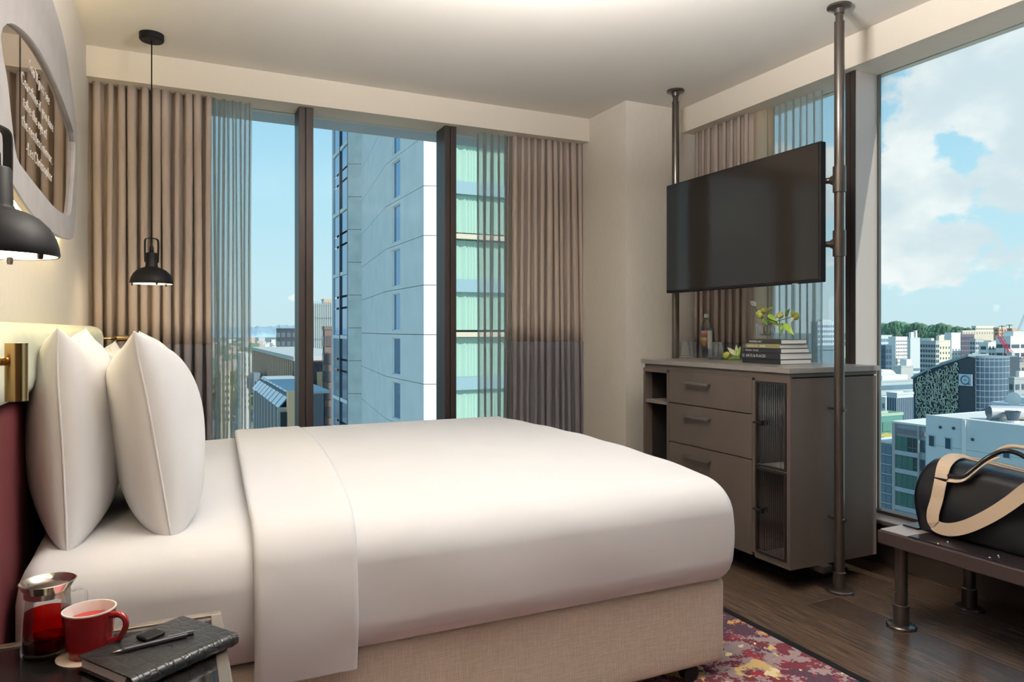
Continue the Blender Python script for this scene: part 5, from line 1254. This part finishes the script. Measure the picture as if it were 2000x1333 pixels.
# --- buildings seen through the back window
block('office_building', 'black gridded office tower standing alone left of the first mullion', (34.3, 46, 271.2, 283, 1.2), mat('black_grid_wall', (.06, .07, .085), .5), mat('grid_glass', (.13, .17, .20), .15), 12, 6, 6, .7, .55, 1.0, 3.2)
t = block('office_building', 'tall grey tower with vertical white fins right of the first mullion', (37.8, 48, 225.4, 234, 8.8), C(.30, .35, .36), gl2, 0)
for i in range(18): part('fin', MB().box(37.8+i*.58, 37.95+i*.58, 224.9, 225.4, -12, 10.2), C(.52, .58, .58), t)
for z in (5.2, -1.4, -6.0): part('floor_band', MB().box(37.7, 48, 225.1, 225.4, z-.3, z+.3), dgrey, t)
part('roof_plant', MB().box(41.5, 44.5, 226, 230, 8.9, 10.9), C(.55, .42, .30), t)
t = block('office_building', 'brown slab tower beside the pale concrete tower', (22.6, 25, 122, 124, 1.2), brown, mat('brown_glass', (.13, .11, .12), .15), 14, 2, 1, .7, .6, 1, 3)
t = block('office_building', 'brown glass building with a lit tan column right of the first mullion', (21.7, 25, 127.9, 133.0, -5.0), mat('plum_wall', (.12, .09, .10), .5), mat('plum_glass', (.15, .14, .17), .15), 10, 4, 4, .8, .7, .8, 3)
part('column', MB().box(22.3, 23.5, 127.3, 127.9, GZ, -6.2), C(.90, .56, .32), t)
t = thing('office_building', 'long brown concrete-finned building with pale roof edge left of the first mullion', 'building', (22, 170, GZ))
x0, y0, y1, z1 = 19.6, 134.5, 216.0, -4.5
part('wall', MB().box(x0+.6, x0+14, y0, y1, GZ, z1), C(.16, .12, .11), t)
part('roof', MB().box(x0-.3, x0+14, y0-.2, y1, z1, z1+.8), C(.52, .52, .48), t)
for i in range(30): part('fin', MB().box(x0, x0+.7, y0+4+i*2.7, y0+4.9+i*2.7, -14, z1), C(.64, .43, .31), t)
for i in range(5): part('end_panel', MB().box(x0+.2, x0+.65, y0+.05, y0+3.8, -9.3-i*4.7, -4.8-i*4.7), mat('end_glass', (.09, .085, .10), .15), t)
for i in range(5): part('end_window', MB().box(x0+.7, x0+13, y0-.15, y0, -8.5-i*4.7, -5.2-i*4.7), mat('end_glass2', (.16, .15, .18), .15), t)
for i in range(9): part('plant_box', MB().box(x0-3, x0-1, y0+3+i*7, y0+8+i*7, -14, -9.2-(i % 3)*.8), dgrey, t)
t = thing('office_building', 'stepped glass building with sloping skylights and tan column below the finned one', 'building', (14, 118, GZ))
x0, y0, y1, z1 = 12.4, 99.2, 137.1, -7.4
part('wall', MB().box(x0+1.2, x0+6, y0+.9, y1, GZ, z1-.2), C(.16, .17, .19), t)
nb_ = 9
for i in range(nb_):
    a, b = y0+1+(y1-y0-1)*i/nb_, y0+1+(y1-y0-1)*(i+1)/nb_
    part('skylight', MB().prism([(x0, z1-2.0), (x0+1.7, z1), (x0+1.7, z1-.25), (x0+.2, z1-2.1)], lambda u, w: (u, a+.25, w), lambda u, w: (u, b-.25, w)), GLB, t)
    part('rib', MB().box(x0-.1, x0+1.2, a-.22, a+.22, GZ, z1-1.9), C(.50, .46, .42), t)
    part('bay_glass', MB().box(x0+.1, x0+.5, a+.25, b-.25, GZ, z1-2.2), mat('bay_glass_dark', (.08, .11, .15), .1, spec=.8), t)
part('roof_slab', MB().box(x0+1.7, x0+7, y0+.9, y1, z1-.2, z1+.1), C(.45, .50, .50), t)
part('tan_column', MB().box(x0+1.05, x0+2.1, y0-.4, y0+.9, GZ, z1+.35), C(.95, .60, .36), t)
for i in range(4): part('end_glass_panel', MB().box(x0+.2, x0+1.0, y0+.3, y0+.85, z1-2.3-(i+1)*3.6, z1-2.3-i*3.6-.2), GLD, t)
block('apartment_building', 'white apartment block with small dark windows seen through the left sheer', (28.5, 33, 373.5, 395, -10.7), wht, gl2, 9, 3, 5, .35, .4, 1.6, 3.0)
block('apartment_building', 'cream apartment block lower left of the white block behind the sheer', (17, 20.5, 323.6, 340, -16.5), C(.74, .62, .42), gl2, 7, 3, 3, .4, .4, 1.6, 3.0)
